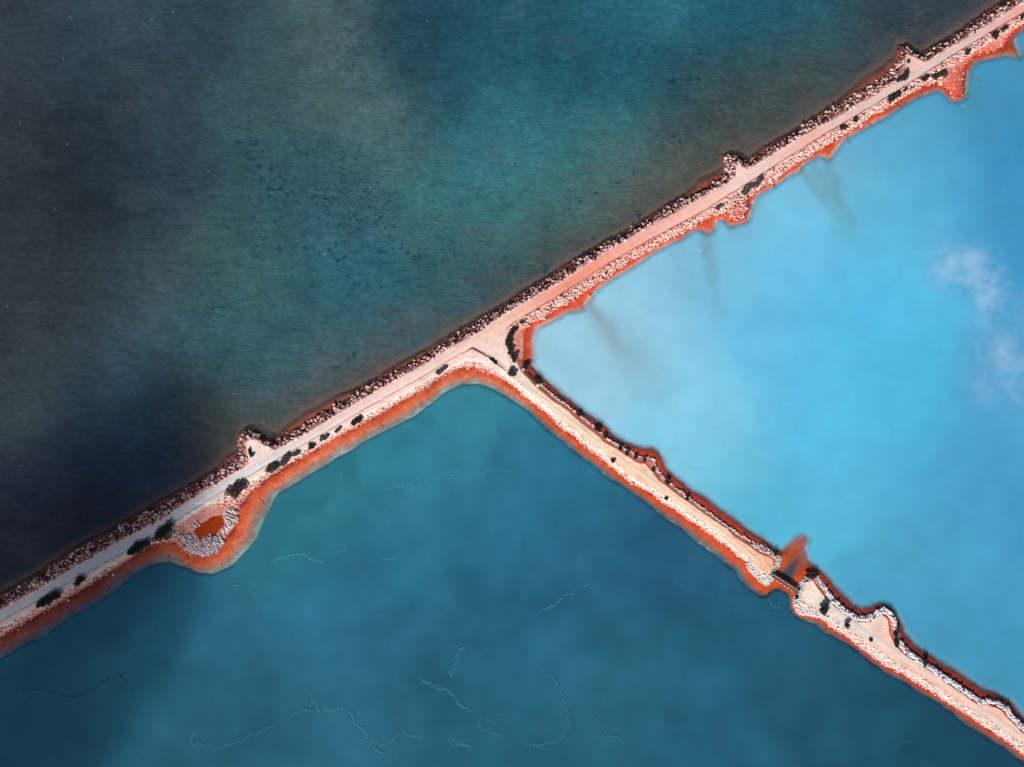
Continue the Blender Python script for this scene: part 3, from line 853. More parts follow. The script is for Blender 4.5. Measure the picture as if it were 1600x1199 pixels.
mx = nd(nt, 'ShaderNodeMix', data_type='RGBA')
L.new(mu.outputs[0], mx.inputs['Factor'])
L.new(src, mx.inputs['A'])
mx.inputs['B'].default_value = (*alb((24, 52, 82)), 1)
L.new(mx.outputs['Result'], df.inputs['Color'])

def smooth_ring(r, k=2):
    for _ in range(k):
        r = (np.roll(r, 1, 0) + 2 * r + np.roll(r, -1, 0)) / 4
    return r


# small orange pool inside the rubble
pool_n = 64
t_ = np.linspace(0, len(POOL), pool_n, endpoint=False)
wp = np.vstack([W_POOL, W_POOL[:1]])
px_ = np.interp(t_, np.arange(len(POOL) + 1), wp[:, 0])
py_ = np.interp(t_, np.arange(len(POOL) + 1), wp[:, 1])
ctr = np.array([px_.mean(), py_.mean()])
ring = np.stack([px_, py_], 1)
ring = ctr + (ring - ctr) * (1.16 + 0.10 * fbm(ring, 1.4, 3, 301))[:, None]
ring = smooth_ring(ring)
pv = np.vstack([np.column_stack([ring, np.full(pool_n, 0.30)]), [[ctr[0], ctr[1], 0.30]]])
pf = np.array([(i, (i + 1) % pool_n, pool_n) for i in range(pool_n)])
me = mesh_np('pool', pv, pf)
set_col(me, np.tile(alb((172, 66, 26)), (len(pv), 1)) * (1 + 0.35 * fbm(pv[:, :2], 2, 3, 5))[:, None])
set_val(me, np.where(np.arange(len(pv)) == pool_n, 0.85, 0.25), 'op')
M_POOL = mat_water('orange brine', WAVES_POND, [(0.4, 0.12)], rough=0.1)
tag(add('pool', me, M_POOL), kind='structure')


# ------------------------------------------------------------------ roads
def resample(pl, n):
    p = np.asarray(pl, dtype=np.float64)
    d = np.concatenate([[0], np.cumsum(np.hypot(*np.diff(p, axis=0).T))])
    t = np.linspace(0, d[-1], n)
    return np.stack([np.interp(t, d, p[:, 0]), np.interp(t, d, p[:, 1])], 1)


def smooth_line(p, k=9):
    p = np.asarray(p, dtype=np.float64)
    q = np.pad(p, ((k, k), (0, 0)), mode='reflect', reflect_type='odd')
    ker = np.hanning(2 * k + 3)[1:-1]
    ker /= ker.sum()
    return np.stack([np.convolve(q[:, 0], ker, 'valid'), np.convolve(q[:, 1], ker, 'valid')], 1)


def clip_line(pl, lo=-105, hi=1705):
    p = np.asarray(pl, dtype=np.float64)
    if p[0, 0] > p[-1, 0]:
        p = p[::-1]
    x = np.concatenate([[lo], p[(p[:, 0] > lo) & (p[:, 0] < hi), 0], [hi]])
    if p[0, 0] > lo:
        x = x[1:]
    if p[-1, 0] < hi:
        x = x[:-1]
    return np.stack([x, np.interp(x, p[:, 0], p[:, 1])], 1)


M_ROAD = mat_vcol('pale packed road', nscale=2.6, namt=0.07, bump=0.12, bdist=0.05)
ROADC = [(1590, 12, (240, 165, 150)), (1575, 25, (236, 180, 170)), (1540, 48, (222, 200, 196)), (1470, 92, (222, 204, 200)), (1400, 135, (226, 205, 200)), (1330, 180, (232, 200, 192)), (1290, 205, (240, 198, 188)), (1250, 228, (246, 182, 168)), (1200, 258, (244, 208, 198)), (1160, 280, (240, 212, 204)),
         (1110, 312, (250, 200, 186)), (1040, 352, (253, 192, 178)), (980, 388, (252, 180, 164)), (920, 424, (250, 158, 136)), (870, 456, (248, 160, 138)), (820, 486, (250, 188, 168)), (770, 518, (250, 208, 192)), (700, 556, (249, 214, 202)),
         (620, 600, (249, 216, 206)), (540, 650, (246, 218, 210)), (480, 685, (238, 222, 216)), (420, 720, (226, 222, 220)), (360, 755, (226, 222, 222)), (280, 800, (222, 220, 226)), (180, 862, (220, 218, 226)), (80, 920, (218, 216, 224)), (0, 965, (216, 214, 222))]


def road_strip(name, A, B, zc, ctrl, n=900, m=11, ruts=(0.25, 0.72), za=0.045):
    A = smooth_line(resample(A, n), 14)
    B = smooth_line(resample(B, n), 14)
    t = np.linspace(0, 1, m)
    G = A[:, None, :] * (1 - t)[None, :, None] + B[:, None, :] * t[None, :, None]
    P = W(G.reshape(-1, 2), zc)
    crown = np.tile(0.05 * (1 - (2 * t - 1) ** 2) - 0.05 * sum(np.exp(-((t - r) / 0.07) ** 2) for r in ruts), n)
    z = ground(P)
    z = np.maximum(z, smooth_line(np.column_stack([z, z]), 6)[:, 0]) + za + crown
    i = np.arange(n * m).reshape(n, m)
    F = np.stack([i[:-1, :-1].ravel(), i[:-1, 1:].ravel(), i[1:, 1:].ravel(), i[1:, :-1].ravel()], 1)
    nrm = np.cross(np.append(P[i[0, 1]] - P[i[0, 0]], 0), np.append(P[i[1, 0]] - P[i[0, 0]], 0))[2]
    if nrm < 0:
        F = F[:, ::-1]
    me = mesh_np(name, np.column_stack([P, z]), F, True)
    col = shepard(P, ctrl, 30) / KLIT
    long = np.stack([np.repeat(np.arange(n), m) * 0.012, np.tile(t, n) * 6], 1)
    col = col * (1 + 0.05 * fbm(long, 1.0, 3, 101) + (0.07 + 0.05 * fbm(long, 2.0, 2, 107)) * np.tile(sum(np.exp(-((t - r) / 0.09) ** 2) for r in ruts), n) - 0.05 + 0.06 * fbm(P, 6, 4, 103) + 0.04 * fbm(P, 0.9, 2, 109))[:, None]
    edge_ = np.tile(smooth(0.16, 0.0, np.minimum(t, 1 - t)), n)[:, None] * np.clip(0.6 + fbm(P, 2.0, 3, 113), 0, 1)[:, None] * 0.35
    col = col * (1 - edge_) + alb((242, 190, 172)) * edge_
    set_col(me, col)
    return tag(add(name, me, M_ROAD), kind='structure')


ROAD_A = clip_line(NW_ROAD) + [1.6, 2.6]
SE_ALL = SE_ROAD + [(760, 529), (785, 514)] + SE_ROAD_R
ROAD_B = clip_line(SE_ALL) - [0.5, 0.8]
road_strip('road', ROAD_A, ROAD_B, ZP, ROADC)
R2A = clip_line([(1283, 932), (1295, 942), (1340, 975), (1370, 995), (1405, 1017), (1450, 1046), (1495, 1078), (1535, 1106), (1565, 1123), (1600, 1150), (2300, 1615)]) + [0, 1]
R2B = clip_line([(1276, 944), (1293, 955), (1317, 971), (1340, 987), (1362, 1001), (1392, 1020), (1420, 1040), (1465, 1067), (1502, 1092), (1520, 1106), (1550, 1127), (1600, 1159), (2300, 1625)])
R2C = [(1280, 938, (244, 228, 220)), (1310, 958, (232, 226, 218)), (1350, 985, (232, 224, 216)), (1400, 1018, (238, 218, 208)), (1450, 1050, (242, 214, 204)), (1520, 1095, (240, 210, 200)), (1600, 1153, (242, 214, 202))]
road_strip('road', R2A, R2B, ZP, R2C, n=420, m=9)
TRA = [(812, 596), (850, 622), (900, 662), (950, 702), (1000, 735), (1050, 772), (1110, 815), (1160, 852), (1192, 880)]
TRB = [(808, 600), (845, 626), (896, 667), (944, 703), (996, 740), (1046, 778), (1106, 822), (1154, 858), (1186, 887)]
TRC = [(830, 610, (254, 230, 210)), (900, 668, (254, 230, 206)), (1000, 738, (253, 222, 196)), (1100, 815, (254, 226, 200)), (1180, 875, (252, 212, 182))]
road_strip('track', TRA, TRB, ZP, TRC, n=300, m=7, ruts=(0.5,), za=0.03)


JC = [(700, 560, (246, 204, 190)), (800, 540, (240, 204, 192)), (812, 600, (252, 216, 196))]
road_strip('track', [(706, 556), (735, 544), (762, 552), (785, 569), (806, 592)], [(704, 559), (734, 547), (760, 555), (783, 572), (803, 595)], ZP, JC, n=120, m=5, ruts=(0.5,), za=0.03)
road_strip('track', [(842, 474), (808, 499), (790, 522), (788, 548), (798, 572)], [(845, 477), (811, 502), (794, 524), (791.5, 548), (801, 571)], ZP, JC, n=120, m=5, ruts=(0.5,), za=0.03)


# berm: the low ridge of graded earth along the road's pond-side edge
def ridge(V, F, cols, pl, zc, half, height, colr, n, seed, absz=None, taper=True):
    p = resample(pl, n)
    if n > 12:
        p = smooth_line(p, 3)
    P = W(p, zc)
    tan = np.gradient(P, axis=0)
    tan /= np.hypot(tan[:, 0], tan[:, 1])[:, None] + 1e-9
    nor = np.stack([-tan[:, 1], tan[:, 0]], 1)
    w = half * (1 + 0.5 * fbm(P, 2.5, 3, seed))
    hh = height * np.clip(0.85 + 0.6 * fbm(P, 4.0, 3, seed + 5), 0.35, 1.5)
    if taper:
        e = np.clip(np.minimum(np.arange(n), n - 1 - np.arange(n)) / (0.15 * n), 0.05, 1)
        w, hh = w * e, hh * e
    P = P + nor * (fbm(P, 1.2, 2, seed + 9) * half * 0.6)[:, None]
    z0 = ground(P) if absz is None else np.full(n, absz)
    b = len(V)
    for k in range(n):
        for off, up in ((-1, -0.12), (-0.45, 0.7), (0, 1), (0.45, 0.7), (1, -0.12)):
            V.append((P[k, 0] + nor[k, 0] * w[k] * off, P[k, 1] + nor[k, 1] * w[k] * off, z0[k] + hh[k] * up))
            cols.append(colr * (1 + 0.2 * math.sin(k * 1.7 + off)))
    for k in range(n - 1):
        for j in range(4):
            a = b + k * 5 + j
            F.append((a, a + 1, a + 6, a + 5)[::-1])


V, F, cc = [], [], []
ridge(V, F, cc, clip_line(SE_ROAD + [(728, 550)]), ZP, 0.24, 0.22, alb((205, 165, 155)), 900, 201, taper=False)
ridge(V, F, cc, clip_line(SE_ROAD_R), ZP, 0.28, 0.26, alb((190, 115, 102)), 1000, 203, taper=False)
ridge(V, F, cc, [(724, 552), (732, 547), (741, 546), (751, 551), (760, 557), (772, 565), (784, 574), (792, 582)], ZP, 0.45, 0.45, alb((170, 110, 105)), 90, 205)
ridge(V, F, cc, [(790, 516), (797, 510), (803, 504)], ZP, 0.4, 0.3, alb((215, 140, 120)), 20, 207)
me = mesh_np('berm', V, F, True)
set_col(me, np.array(cc))
tag(add('berm', me, M_EARTH), kind='structure')

# salt ridges breaking the surface of the teal pond
CRACKS = [[(0, 1100), (22, 1093), (50, 1080), (100, 1086), (120, 1089), (140, 1082), (160, 1068), (175, 1058), (190, 1060), (205, 1075), (220, 1087)],
          [(460, 1065), (485, 1085), (500, 1110), (530, 1105), (550, 1115), (560, 1132), (572, 1150), (600, 1165), (610, 1160), (625, 1147), (660, 1152), (692, 1157)], [(572, 1150), (590, 1172), (605, 1180)],
          [(275, 1190), (300, 1165), (310, 1160), (335, 1172), (380, 1155), (415, 1140), (450, 1120)], [(210, 1175), (220, 1185), (230, 1197)], [(650, 1057), (675, 1070), (705, 1082), (715, 1100), (745, 1110)],
          [(705, 1065), (710, 1035), (720, 1015), (735, 1005)], [(420, 885), (435, 872), (475, 865), (495, 877), (520, 870)], [(595, 762), (625, 765), (655, 755), (675, 747), (725, 735)], [(240, 960), (245, 990), (250, 1000)],
          [(175, 1025), (190, 1025), (230, 1002)], [(852, 1030), (870, 1070), (885, 1105), (892, 1125), (885, 1142), (875, 1155), (840, 1165), (800, 1155)], [(890, 1112), (925, 1110), (945, 1140), (985, 1165)],
          [(837, 955), (870, 940), (905, 920)], [(1050, 900), (1080, 925), (1095, 920)], [(1120, 945), (1165, 960)], [(585, 870), (600, 874), (640, 870)], [(530, 735), (535, 758)], [(1200, 930), (1207, 945), (1222, 955)],
          [(700, 1150), (722, 1160), (735, 1152)], [(745, 1128), (770, 1145), (790, 1152)], [(390, 945), (405, 958)], [(600, 792), (607, 800), (602, 812)], [(1365, 1178), (1400, 1165), (1440, 1155)], [(450, 1120), (470, 1108), (500, 1110)], [(300, 1165), (303, 1145), (306, 1138)], [(495, 1125), (505, 1112)], [(745, 1110), (752, 1122), (770, 1126), (800, 1125)], [(720, 1085), (740, 1100)],
          [(692, 1157), (715, 1164), (742, 1160)], [(620, 1180), (628, 1199)], [(985, 1165), (1010, 1180)], [(905, 920), (925, 905)], [(740, 740), (760, 733), (800, 738)], [(535, 845), (540, 856), (520, 868)], [(1095, 920), (1118, 940)], [(360, 918), (380, 914), (400, 925), (412, 938)]]
FAINT = {9: .6, 10: .6, 16: .5, 17: .6, 12: .8, 14: .7, 15: .5, 21: .5, 22: .5, 8: .8, 7: .8, 23: .6, 27: .6, 28: .6, 30: .6, 31: .6, 32: .7, 33: .6, 34: .6, 35: .6, 36: .6}
V, F, cc = [], [], []
for i, c in enumerate(CRACKS):
    L_ = sum(math.dist(a, b) for a, b in zip(c[:-1], c[1:]))
    n = max(14, int(L_ / 1.6))
    f = FAINT.get(i, 1.0)
    p = resample(c, n)
    p += np.stack([fbm(p, 9, 3, 300 + i), fbm(p, 9, 3, 330 + i)], 1) * 4.0
    ridge(V, F, cc, p, 0.0, 0.85 * f, 0.24 * f, shepard(W([c[len(c) // 2]]), GREENC, 60)[0] / KLIT * (1.06 if i % 3 else 0.97), n, 360 + i, absz=-0.05)
me = mesh_np('salt_ridges', V, F, True)
set_col(me, np.array(cc))
M_SALTMUD = mat_vcol('salt mud', nscale=1.5, namt=0.12, bump=0.2)
tag(add('salt_ridges', me, M_SALTMUD), kind='structure')

# thin dark silt ribs trailing from the shore into the blue pond
V, F, cc = [], [], []
for i, c in enumerate([[(1399, 162), (1406, 168), (1413, 175)], [(1322, 214), (1327, 221), (1332, 228)], [(1250, 264), (1254, 272)], [(1208, 288), (1213, 296)], [(1511, 108), (1518, 118), (1530, 126), (1535, 130)], [(1357, 192), (1362, 200)], [(1370, 188), (1377, 196)], [(1434, 154), (1438, 158)],
                       [(1130, 344), (1134, 352)], [(1170, 322), (1177, 327)], [(918, 460), (928, 464)], [(1580, 62), (1586, 66)]]):
    n = 16
    p = resample(c, n)
    p += np.stack([fbm(p, 5, 3, 500 + i), fbm(p, 5, 3, 530 + i)], 1) * 1.5
    ridge(V, F, cc, p, 0.0, 0.20, 0.08, alb((120, 84, 84)), n, 560 + i, absz=-0.02)
me = mesh_np('silt_ribs', V, F, True)
set_col(me, np.array(cc))
tag(add('silt_ribs', me, M_SALTMUD), kind='structure')

# ------------------------------------------------------------------ stones
ICO = []
for sgn in (-1, 1):
    for ph in (-1, 1):
        g = (1 + 5 ** 0.5) / 2
        ICO += [(0, sgn, ph * g), (sgn, ph * g, 0), (ph * g, 0, sgn)]
ICO = np.array(ICO, dtype=np.float64)
ICO /= np.linalg.norm(ICO[0])
_e = np.linalg.norm(ICO[0] - ICO, axis=1)
_el = np.sort(_e)[1] * 1.05
ICOF = []
for a in range(12):
    for b_ in range(a + 1, 12):
        for c_ in range(b_ + 1, 12):
            if max(np.linalg.norm(ICO[a] - ICO[b_]), np.linalg.norm(ICO[a] - ICO[c_]), np.linalg.norm(ICO[b_] - ICO[c_])) < _el:
                nn = np.cross(ICO[b_] - ICO[a], ICO[c_] - ICO[a])
                ICOF.append((a, b_, c_) if nn @ ICO[a] > 0 else (a, c_, b_))
ICOF = np.array(ICOF)


def stones_mesh(name, P, R, col, flat=0.7, sink=0.2, z=None, jag=0.28):
    n = len(P)
    j = 1 + jag * (rng.random((n, 12)) * 2 - 1)
    sc3 = np.stack([R * (0.75 + 0.6 * rng.random(n)), R * (0.75 + 0.6 * rng.random(n)), R * flat * (0.75 + 0.5 * rng.random(n))], 1)
    v = ICO[None] * j[:, :, None]
    a = rng.random(n) * 6.283
    tl = (rng.random(n) - 0.5) * 1.0
    v = v * sc3[:, None, :]
    y2 = v[:, :, 1] * np.cos(tl)[:, None] - v[:, :, 2] * np.sin(tl)[:, None]
    z2 = v[:, :, 1] * np.sin(tl)[:, None] + v[:, :, 2] * np.cos(tl)[:, None]
    x3 = v[:, :, 0] * np.cos(a)[:, None] - y2 * np.sin(a)[:, None]
    y3 = v[:, :, 0] * np.sin(a)[:, None] + y2 * np.cos(a)[:, None]
    zz = (ground(P) if z is None else z) + sc3[:, 2] * (1 - 2 * sink)
    V = np.stack([x3 + P[:, 0, None], y3 + P[:, 1, None], z2 + zz[:, None]], 2).reshape(-1, 3)
    F = (ICOF[None] + (np.arange(n) * 12)[:, None, None]).reshape(-1, 3)
    me = mesh_np(name, V, F)
    set_col(me, np.repeat(col, 12, 0))
    return me


def pick(zone, n, weight=None):
    ids = np.nonzero(zone)[0]
    w = np.ones(len(ids)) if weight is None else weight[ids]
    k = rng.choice(ids, size=n, replace=True, p=w / w.sum())
    return k, TP[k] + (rng.random((n, 2)) - 0.5) * S * 1.6


M_STONE = mat_vcol('weathered stone', nscale=3.0, namt=0.22, bump=0.35, bdist=0.08)
M_SALT = mat_vcol('salt crusted stone', nscale=4.0, namt=0.10, bump=0.3, bdist=0.05)


def tone(n, cols, w, var=0.25):
    c = np.array([alb(c) for c in cols])
    k = rng.choice(len(cols), size=n, p=np.array(w) / sum(w))
    return np.clip(c[k] * (1 + var * (rng.random(n) * 2 - 1))[:, None], 0.01, 0.88)


infr = (T['x'] > -100) & (T['x'] < 1700)
z_sea = (b == 0) & (T['d0'] > -0.9) & (T['dq'] < -0.15) & infr
wgt = np.where(T['d0'] < 0, 0.25, 1.0) * np.where(T['dq'] > -1.0, 0.6, 1.0)
kA, PA = pick(z_sea, 9000, wgt * np.clip(0.8 + 0.7 * fbm(TP, 3.5, 2, 77), 0.15, 2))
RA = 0.16 + 0.46 * rng.random(len(PA)) ** 3.0
DARKS = [(78, 46, 50), (112, 70, 70), (158, 108, 104), (216, 164, 156), (246, 212, 205)]
CA = tone(len(PA), DARKS, [13, 15, 16, 28, 28])
hiA = smooth(-2.0, -0.3, T['dq'][kA])
swap = rng.random(len(PA)) < hiA * 0.55
CA[swap] = tone(int(swap.sum()), [(246, 208, 198), (235, 180, 170)], [1, 1])
inview = (T['x'][kA] > 2) & (T['x'][kA] < 1598) & (T['y'][kA] > 2) & (T['y'][kA] < 1190)
big = np.argsort(-(RA * inview))[:300]
rest = np.setdiff1d(np.arange(len(PA)), big)
me = stones_mesh('riprap', PA[rest], RA[rest], CA[rest], flat=0.95)
tag(add('riprap', me, M_STONE), 'dense band of dark and pale riprap stones along the sea side of the causeway', 'riprap', kind='stuff')

# the 300 largest riprap boulders as things of their own
BPROT = []
for i in range(12):
    pale = i >= 6
    me = stones_mesh('boulder', np.zeros((1, 2)), np.array([1.0]), tone(1, [(246, 212, 204), (232, 186, 178)] if pale else [(84, 50, 52), (125, 84, 82)], [1, 1]), flat=0.8, z=np.array([0.0]), sink=0.5)
    me.materials.append(M_STONE)
    BPROT.append(me)
SEGS = [(-1e9, 180, 'nearest the left edge'), (180, 372, 'left of the lowest spur'), (372, 430, 'on the lowest spur'), (430, 600, 'right of the lowest spur'), (600, 760, 'left of the road junction'), (760, 940, 'above the corner of the blue pond'),
        (940, 1125, 'left of the middle spur'), (1125, 1175, 'on the middle spur'), (1175, 1395, 'between the middle and topmost spurs'), (1395, 1450, 'on the topmost spur'), (1450, 1e9, 'right of the topmost spur')]
for k in big:
    bright = CA[k].mean() > 0.25
    o = add('boulder', BPROT[(6 if bright else 0) + int(rng.integers(6))])
    r = RA[k] * 1.12
    gz = float(ground(PA[k])[0])
    o.location = (PA[k, 0], PA[k, 1], gz + r * 0.45)
    o.scale = (r * (0.85 + 0.4 * rng.random()), r * (0.85 + 0.4 * rng.random()), r * (0.8 + 0.4 * rng.random()))
    o.rotation_euler = (0, 0, rng.random() * 6.28)
    xx = T['x'][kA[k]]
    rr = T['r'][kA[k]]
    look = 'pale pink' if bright else 'dark'
    row = 'at the waterline' if rr < 0.22 else ('on the riprap slope' if rr < 0.65 else 'high on the riprap')
    for lo, hi, where in SEGS:
        if lo <= xx < hi:
            tag(o, '%s angular boulder %s %s' % (look, row, where), 'boulder', '%s boulders %s %s' % (look, row, where))

# pale stones on the pond side of the main causeway
z_b = (b == 1) & (T['d0'] > -0.3) & (T['dq'] < 0.6) & (~T['ne']) & (T['y'] < 512) & infr
wg = np.where(T['d0'] < 0.2, 0.35, 1.0) * np.where((T['x'] > 1470) & (T['d0'] > 0) & (T['dq'] < -2.5), 0.16, 1.0) * np.where((np.abs(T['x'] - 1150) < 22) & (T['dq'] < -4), 0.3, 1.0) * np.where(T['dq'] > -0.2, 0.35, 1)
kB, PB = pick(z_b, 6800, wg)
RB = (0.14 + 0.36 * rng.random(len(PB)) ** 2.0) * np.where((T['x'][kB] > 1470) & (T['dq'][kB] < -2.5), 0.7, 1.0)
CB = tone(len(PB), [(252, 222, 212), (246, 196, 184), (226, 140, 126), (110, 62, 60)], [40, 34, 16, 10], 0.15)
me = stones_mesh('pebble_bank', PB, RB, CB, flat=1.0)
tag(add('pebble_bank', me, M_STONE), 'pale pink stones heaped between the road and the blue pond', 'stones', kind='stuff')

z_c = (b == 2) & (T['d0'] > -0.35) & (T['dq'] < -0.3) & (T['x'] < 795) & infr
wg = np.where((T['r'] < 0.75), 1.0, 0.22) * np.where((rub > -0.5) & near, 0.1, 1) * np.where((dpool > -0.8) & near, 0.0, 1) * np.where((dpool > -3) & near, 0.2, 1)
kC, PC = pick(z_c, 3400, wg)
RC = 0.11 + 0.24 * rng.random(len(PC)) ** 2.2
CC = tone(len(PC), [(252, 228, 220), (240, 185, 172), (215, 125, 115), (95, 58, 60)], [34, 30, 18, 18], 0.15)
me = stones_mesh('pebble_bank', PC, RC, CC, flat=0.8)
tag(add('pebble_bank', me, M_STONE), 'scattered pink and white stones between the road and the teal pond', 'stones', kind='stuff')

z_d = (b == 2) & (T['d0'] > -0.25) & (T['dq'] < 0.5) & (T['x'] >= 795) & infr
isl = T['x'] > 1236
wg = np.where(isl, 1.0, np.where(T['d0'] < 1.0, 1.0, 0.35)) * np.where(T['dq'] > -0.3, 0.3, 1)
kD, PD = pick(z_d, 5200, wg)
RD = 0.10 + 0.24 * rng.random(len(PD)) ** 1.8
CD = tone(len(PD), [(250, 240, 240), (250, 224, 214), (235, 190, 180), (80, 50, 55)], [50, 28, 10, 9], 0.08)
me = stones_mesh('salt_pebbles', PD, RD, CD, flat=0.75)
tag(add('salt_pebbles', me, M_SALT), 'white salt crusted pebbles along the teal pond edge of the branch causeway', 'pebbles', kind='stuff')

z_e = ((b == 1) & (T['ne']) & (T['d0'] > -0.15) & (T['d0'] < np.where(isl, 1.7, 0.75)) & (T['dq'] < -0.3) & (T['y'] > 600) & infr) | ((T['x'] > 1168) & (T['x'] < 1290) & (T['y'] > 850) & (T['d0'] > -0.2) & (T['d0'] < 2.0) & (T['dq'] < 0.2))
kE, PE = pick(z_e, 6200, np.where(T['x'] > 1290, 1.3, 1.0))
RE = (0.12 + 0.26 * rng.random(len(PE)) ** 1.6) * np.where(T['x'][kE] > 1290, 1.45, 0.85)
CE = tone(len(PE), [(250, 246, 250), (240, 232, 240), (235, 190, 182), (70, 45, 52)], [70, 24, 4, 3], 0.05)
me = stones_mesh('salt_crust', PE, RE, CE, flat=1.05, sink=0.05)
tag(add('salt_crust', me, M_SALT), 'white heaped salt crust along the blue pond edge of the branch causeway', 'salt crust', kind='stuff')

# ------------------------------------------------------------------ single rocks that stand clear of the banks
M_PALE = M_STONE
LONE = [(1254, 196, 0.85, 1, 'lone cream boulder in the sea left of the topmost stretch of riprap'), (1064, 311, 0.45, 1, 'small pinkish rock in the sea below the middle spur'), (987, 354, 0.5, 1, 'small pale rock just off the riprap above the blue pond corner'),
        (1336, 147, 0.55, 1, 'pink rock at the water edge below the topmost spur'), (1206, 286, 0.75, 1, 'white block on the red shore right of the long shrub by the middle spur'), (1511, 152, 0.32, 1, 'upper of two tiny white rocks in the blue pond off the red spit'),
        (1505, 166, 0.32, 1, 'lower of two tiny white rocks in the blue pond off the red spit'), (1093, 391, 0.4, 1, 'dull pale rock alone in the pale blue pond'), (107, 938, 0.55, 1, 'white rock on the dark red shore beside the leftmost long shrub'), (177, 898, 0.5, 1, 'white rock on the red shelf left of the rubble point'),
        (164, 925, 0.35, 1, 'small white rock at the outer edge of the red shelf'), (29, 984, 0.35, 1, 'small pale rock on the red shelf near the left edge'), (89, 944, 0.45, 1, 'pale rock under the lower end of the leftmost shrub'), (139, 920, 0.25, 1, 'tiny pale rock on the dark red shelf'), (1161, 321, 0.45, 1, 'pale rock on the red spit below the middle spur'),
        (1166, 342, 0.3, 1, 'small rock at the tip of the red spit below the middle spur'), (818, 577, 0.85, 1, 'big white slab at the start of the branch causeway beside a dark shrub'), (841, 602, 0.85, 1, 'second big white slab down the branch causeway'), (1239, 957, 0.3, 1, 'small white stone at the foot of the island bank'),
        (1207, 948, 0.22, 1, 'tiny white stone in the teal pond below the footbridge'), (1351, 1012, 0.3, 1, 'small white stone on the red shelf below the island road')]
for px, py, r, pale, lab in LONE:
    p = W([(px, py)])[0]
    g = max(float(ground(p)[0]), -0.25)
    o = add('boulder', BPROT[(6 if pale else 0) + int(rng.integers(6))])
    o.location = (p[0], p[1], g + r * 0.35)
    o.scale = (r * 1.1, r * 0.9, r * 0.9)
    o.rotation_euler = (0, 0, rng.random() * 6.28)
    tag(o, lab, 'rock', 'rocks standing clear of the banks')


# ------------------------------------------------------------------ shrubs: branching stems under a ragged crown of leaf faces
def mat_leaf(name):
    m, nt, out = new_mat(name)
    L = nt.links
    at = nd(nt, 'ShaderNodeAttribute', attribute_name='col')
    d = nd(nt, 'ShaderNodeBsdfDiffuse')
    t = nd(nt, 'ShaderNodeBsdfTranslucent')
    mx = nd(nt, 'ShaderNodeMixShader')
    mx.inputs['Fac'].default_value = 0.18
    L.new(at.outputs['Color'], d.inputs['Color'])
    L.new(at.outputs['Color'], t.inputs['Color'])
    L.new(d.outputs[0], mx.inputs[1])
    L.new(t.outputs[0], mx.inputs[2])
    L.new(mx.outputs[0], out.inputs['Surface'])
    return m


M_LEAF = mat_leaf('saltbush leaves')
M_WOOD = mat_plain('grey bark', (0.10, 0.075, 0.065))
TONES = {'dark': [(0.034, 0.034, 0.030), (0.11, 0.10, 0.085)], 'olive': [(0.060, 0.052, 0.028), (0.095, 0.085, 0.050)], 'grey': [(0.10, 0.095, 0.095), (0.24, 0.22, 0.215)], 'brown': [(0.060, 0.050, 0.042), (0.15, 0.125, 0.105)]}


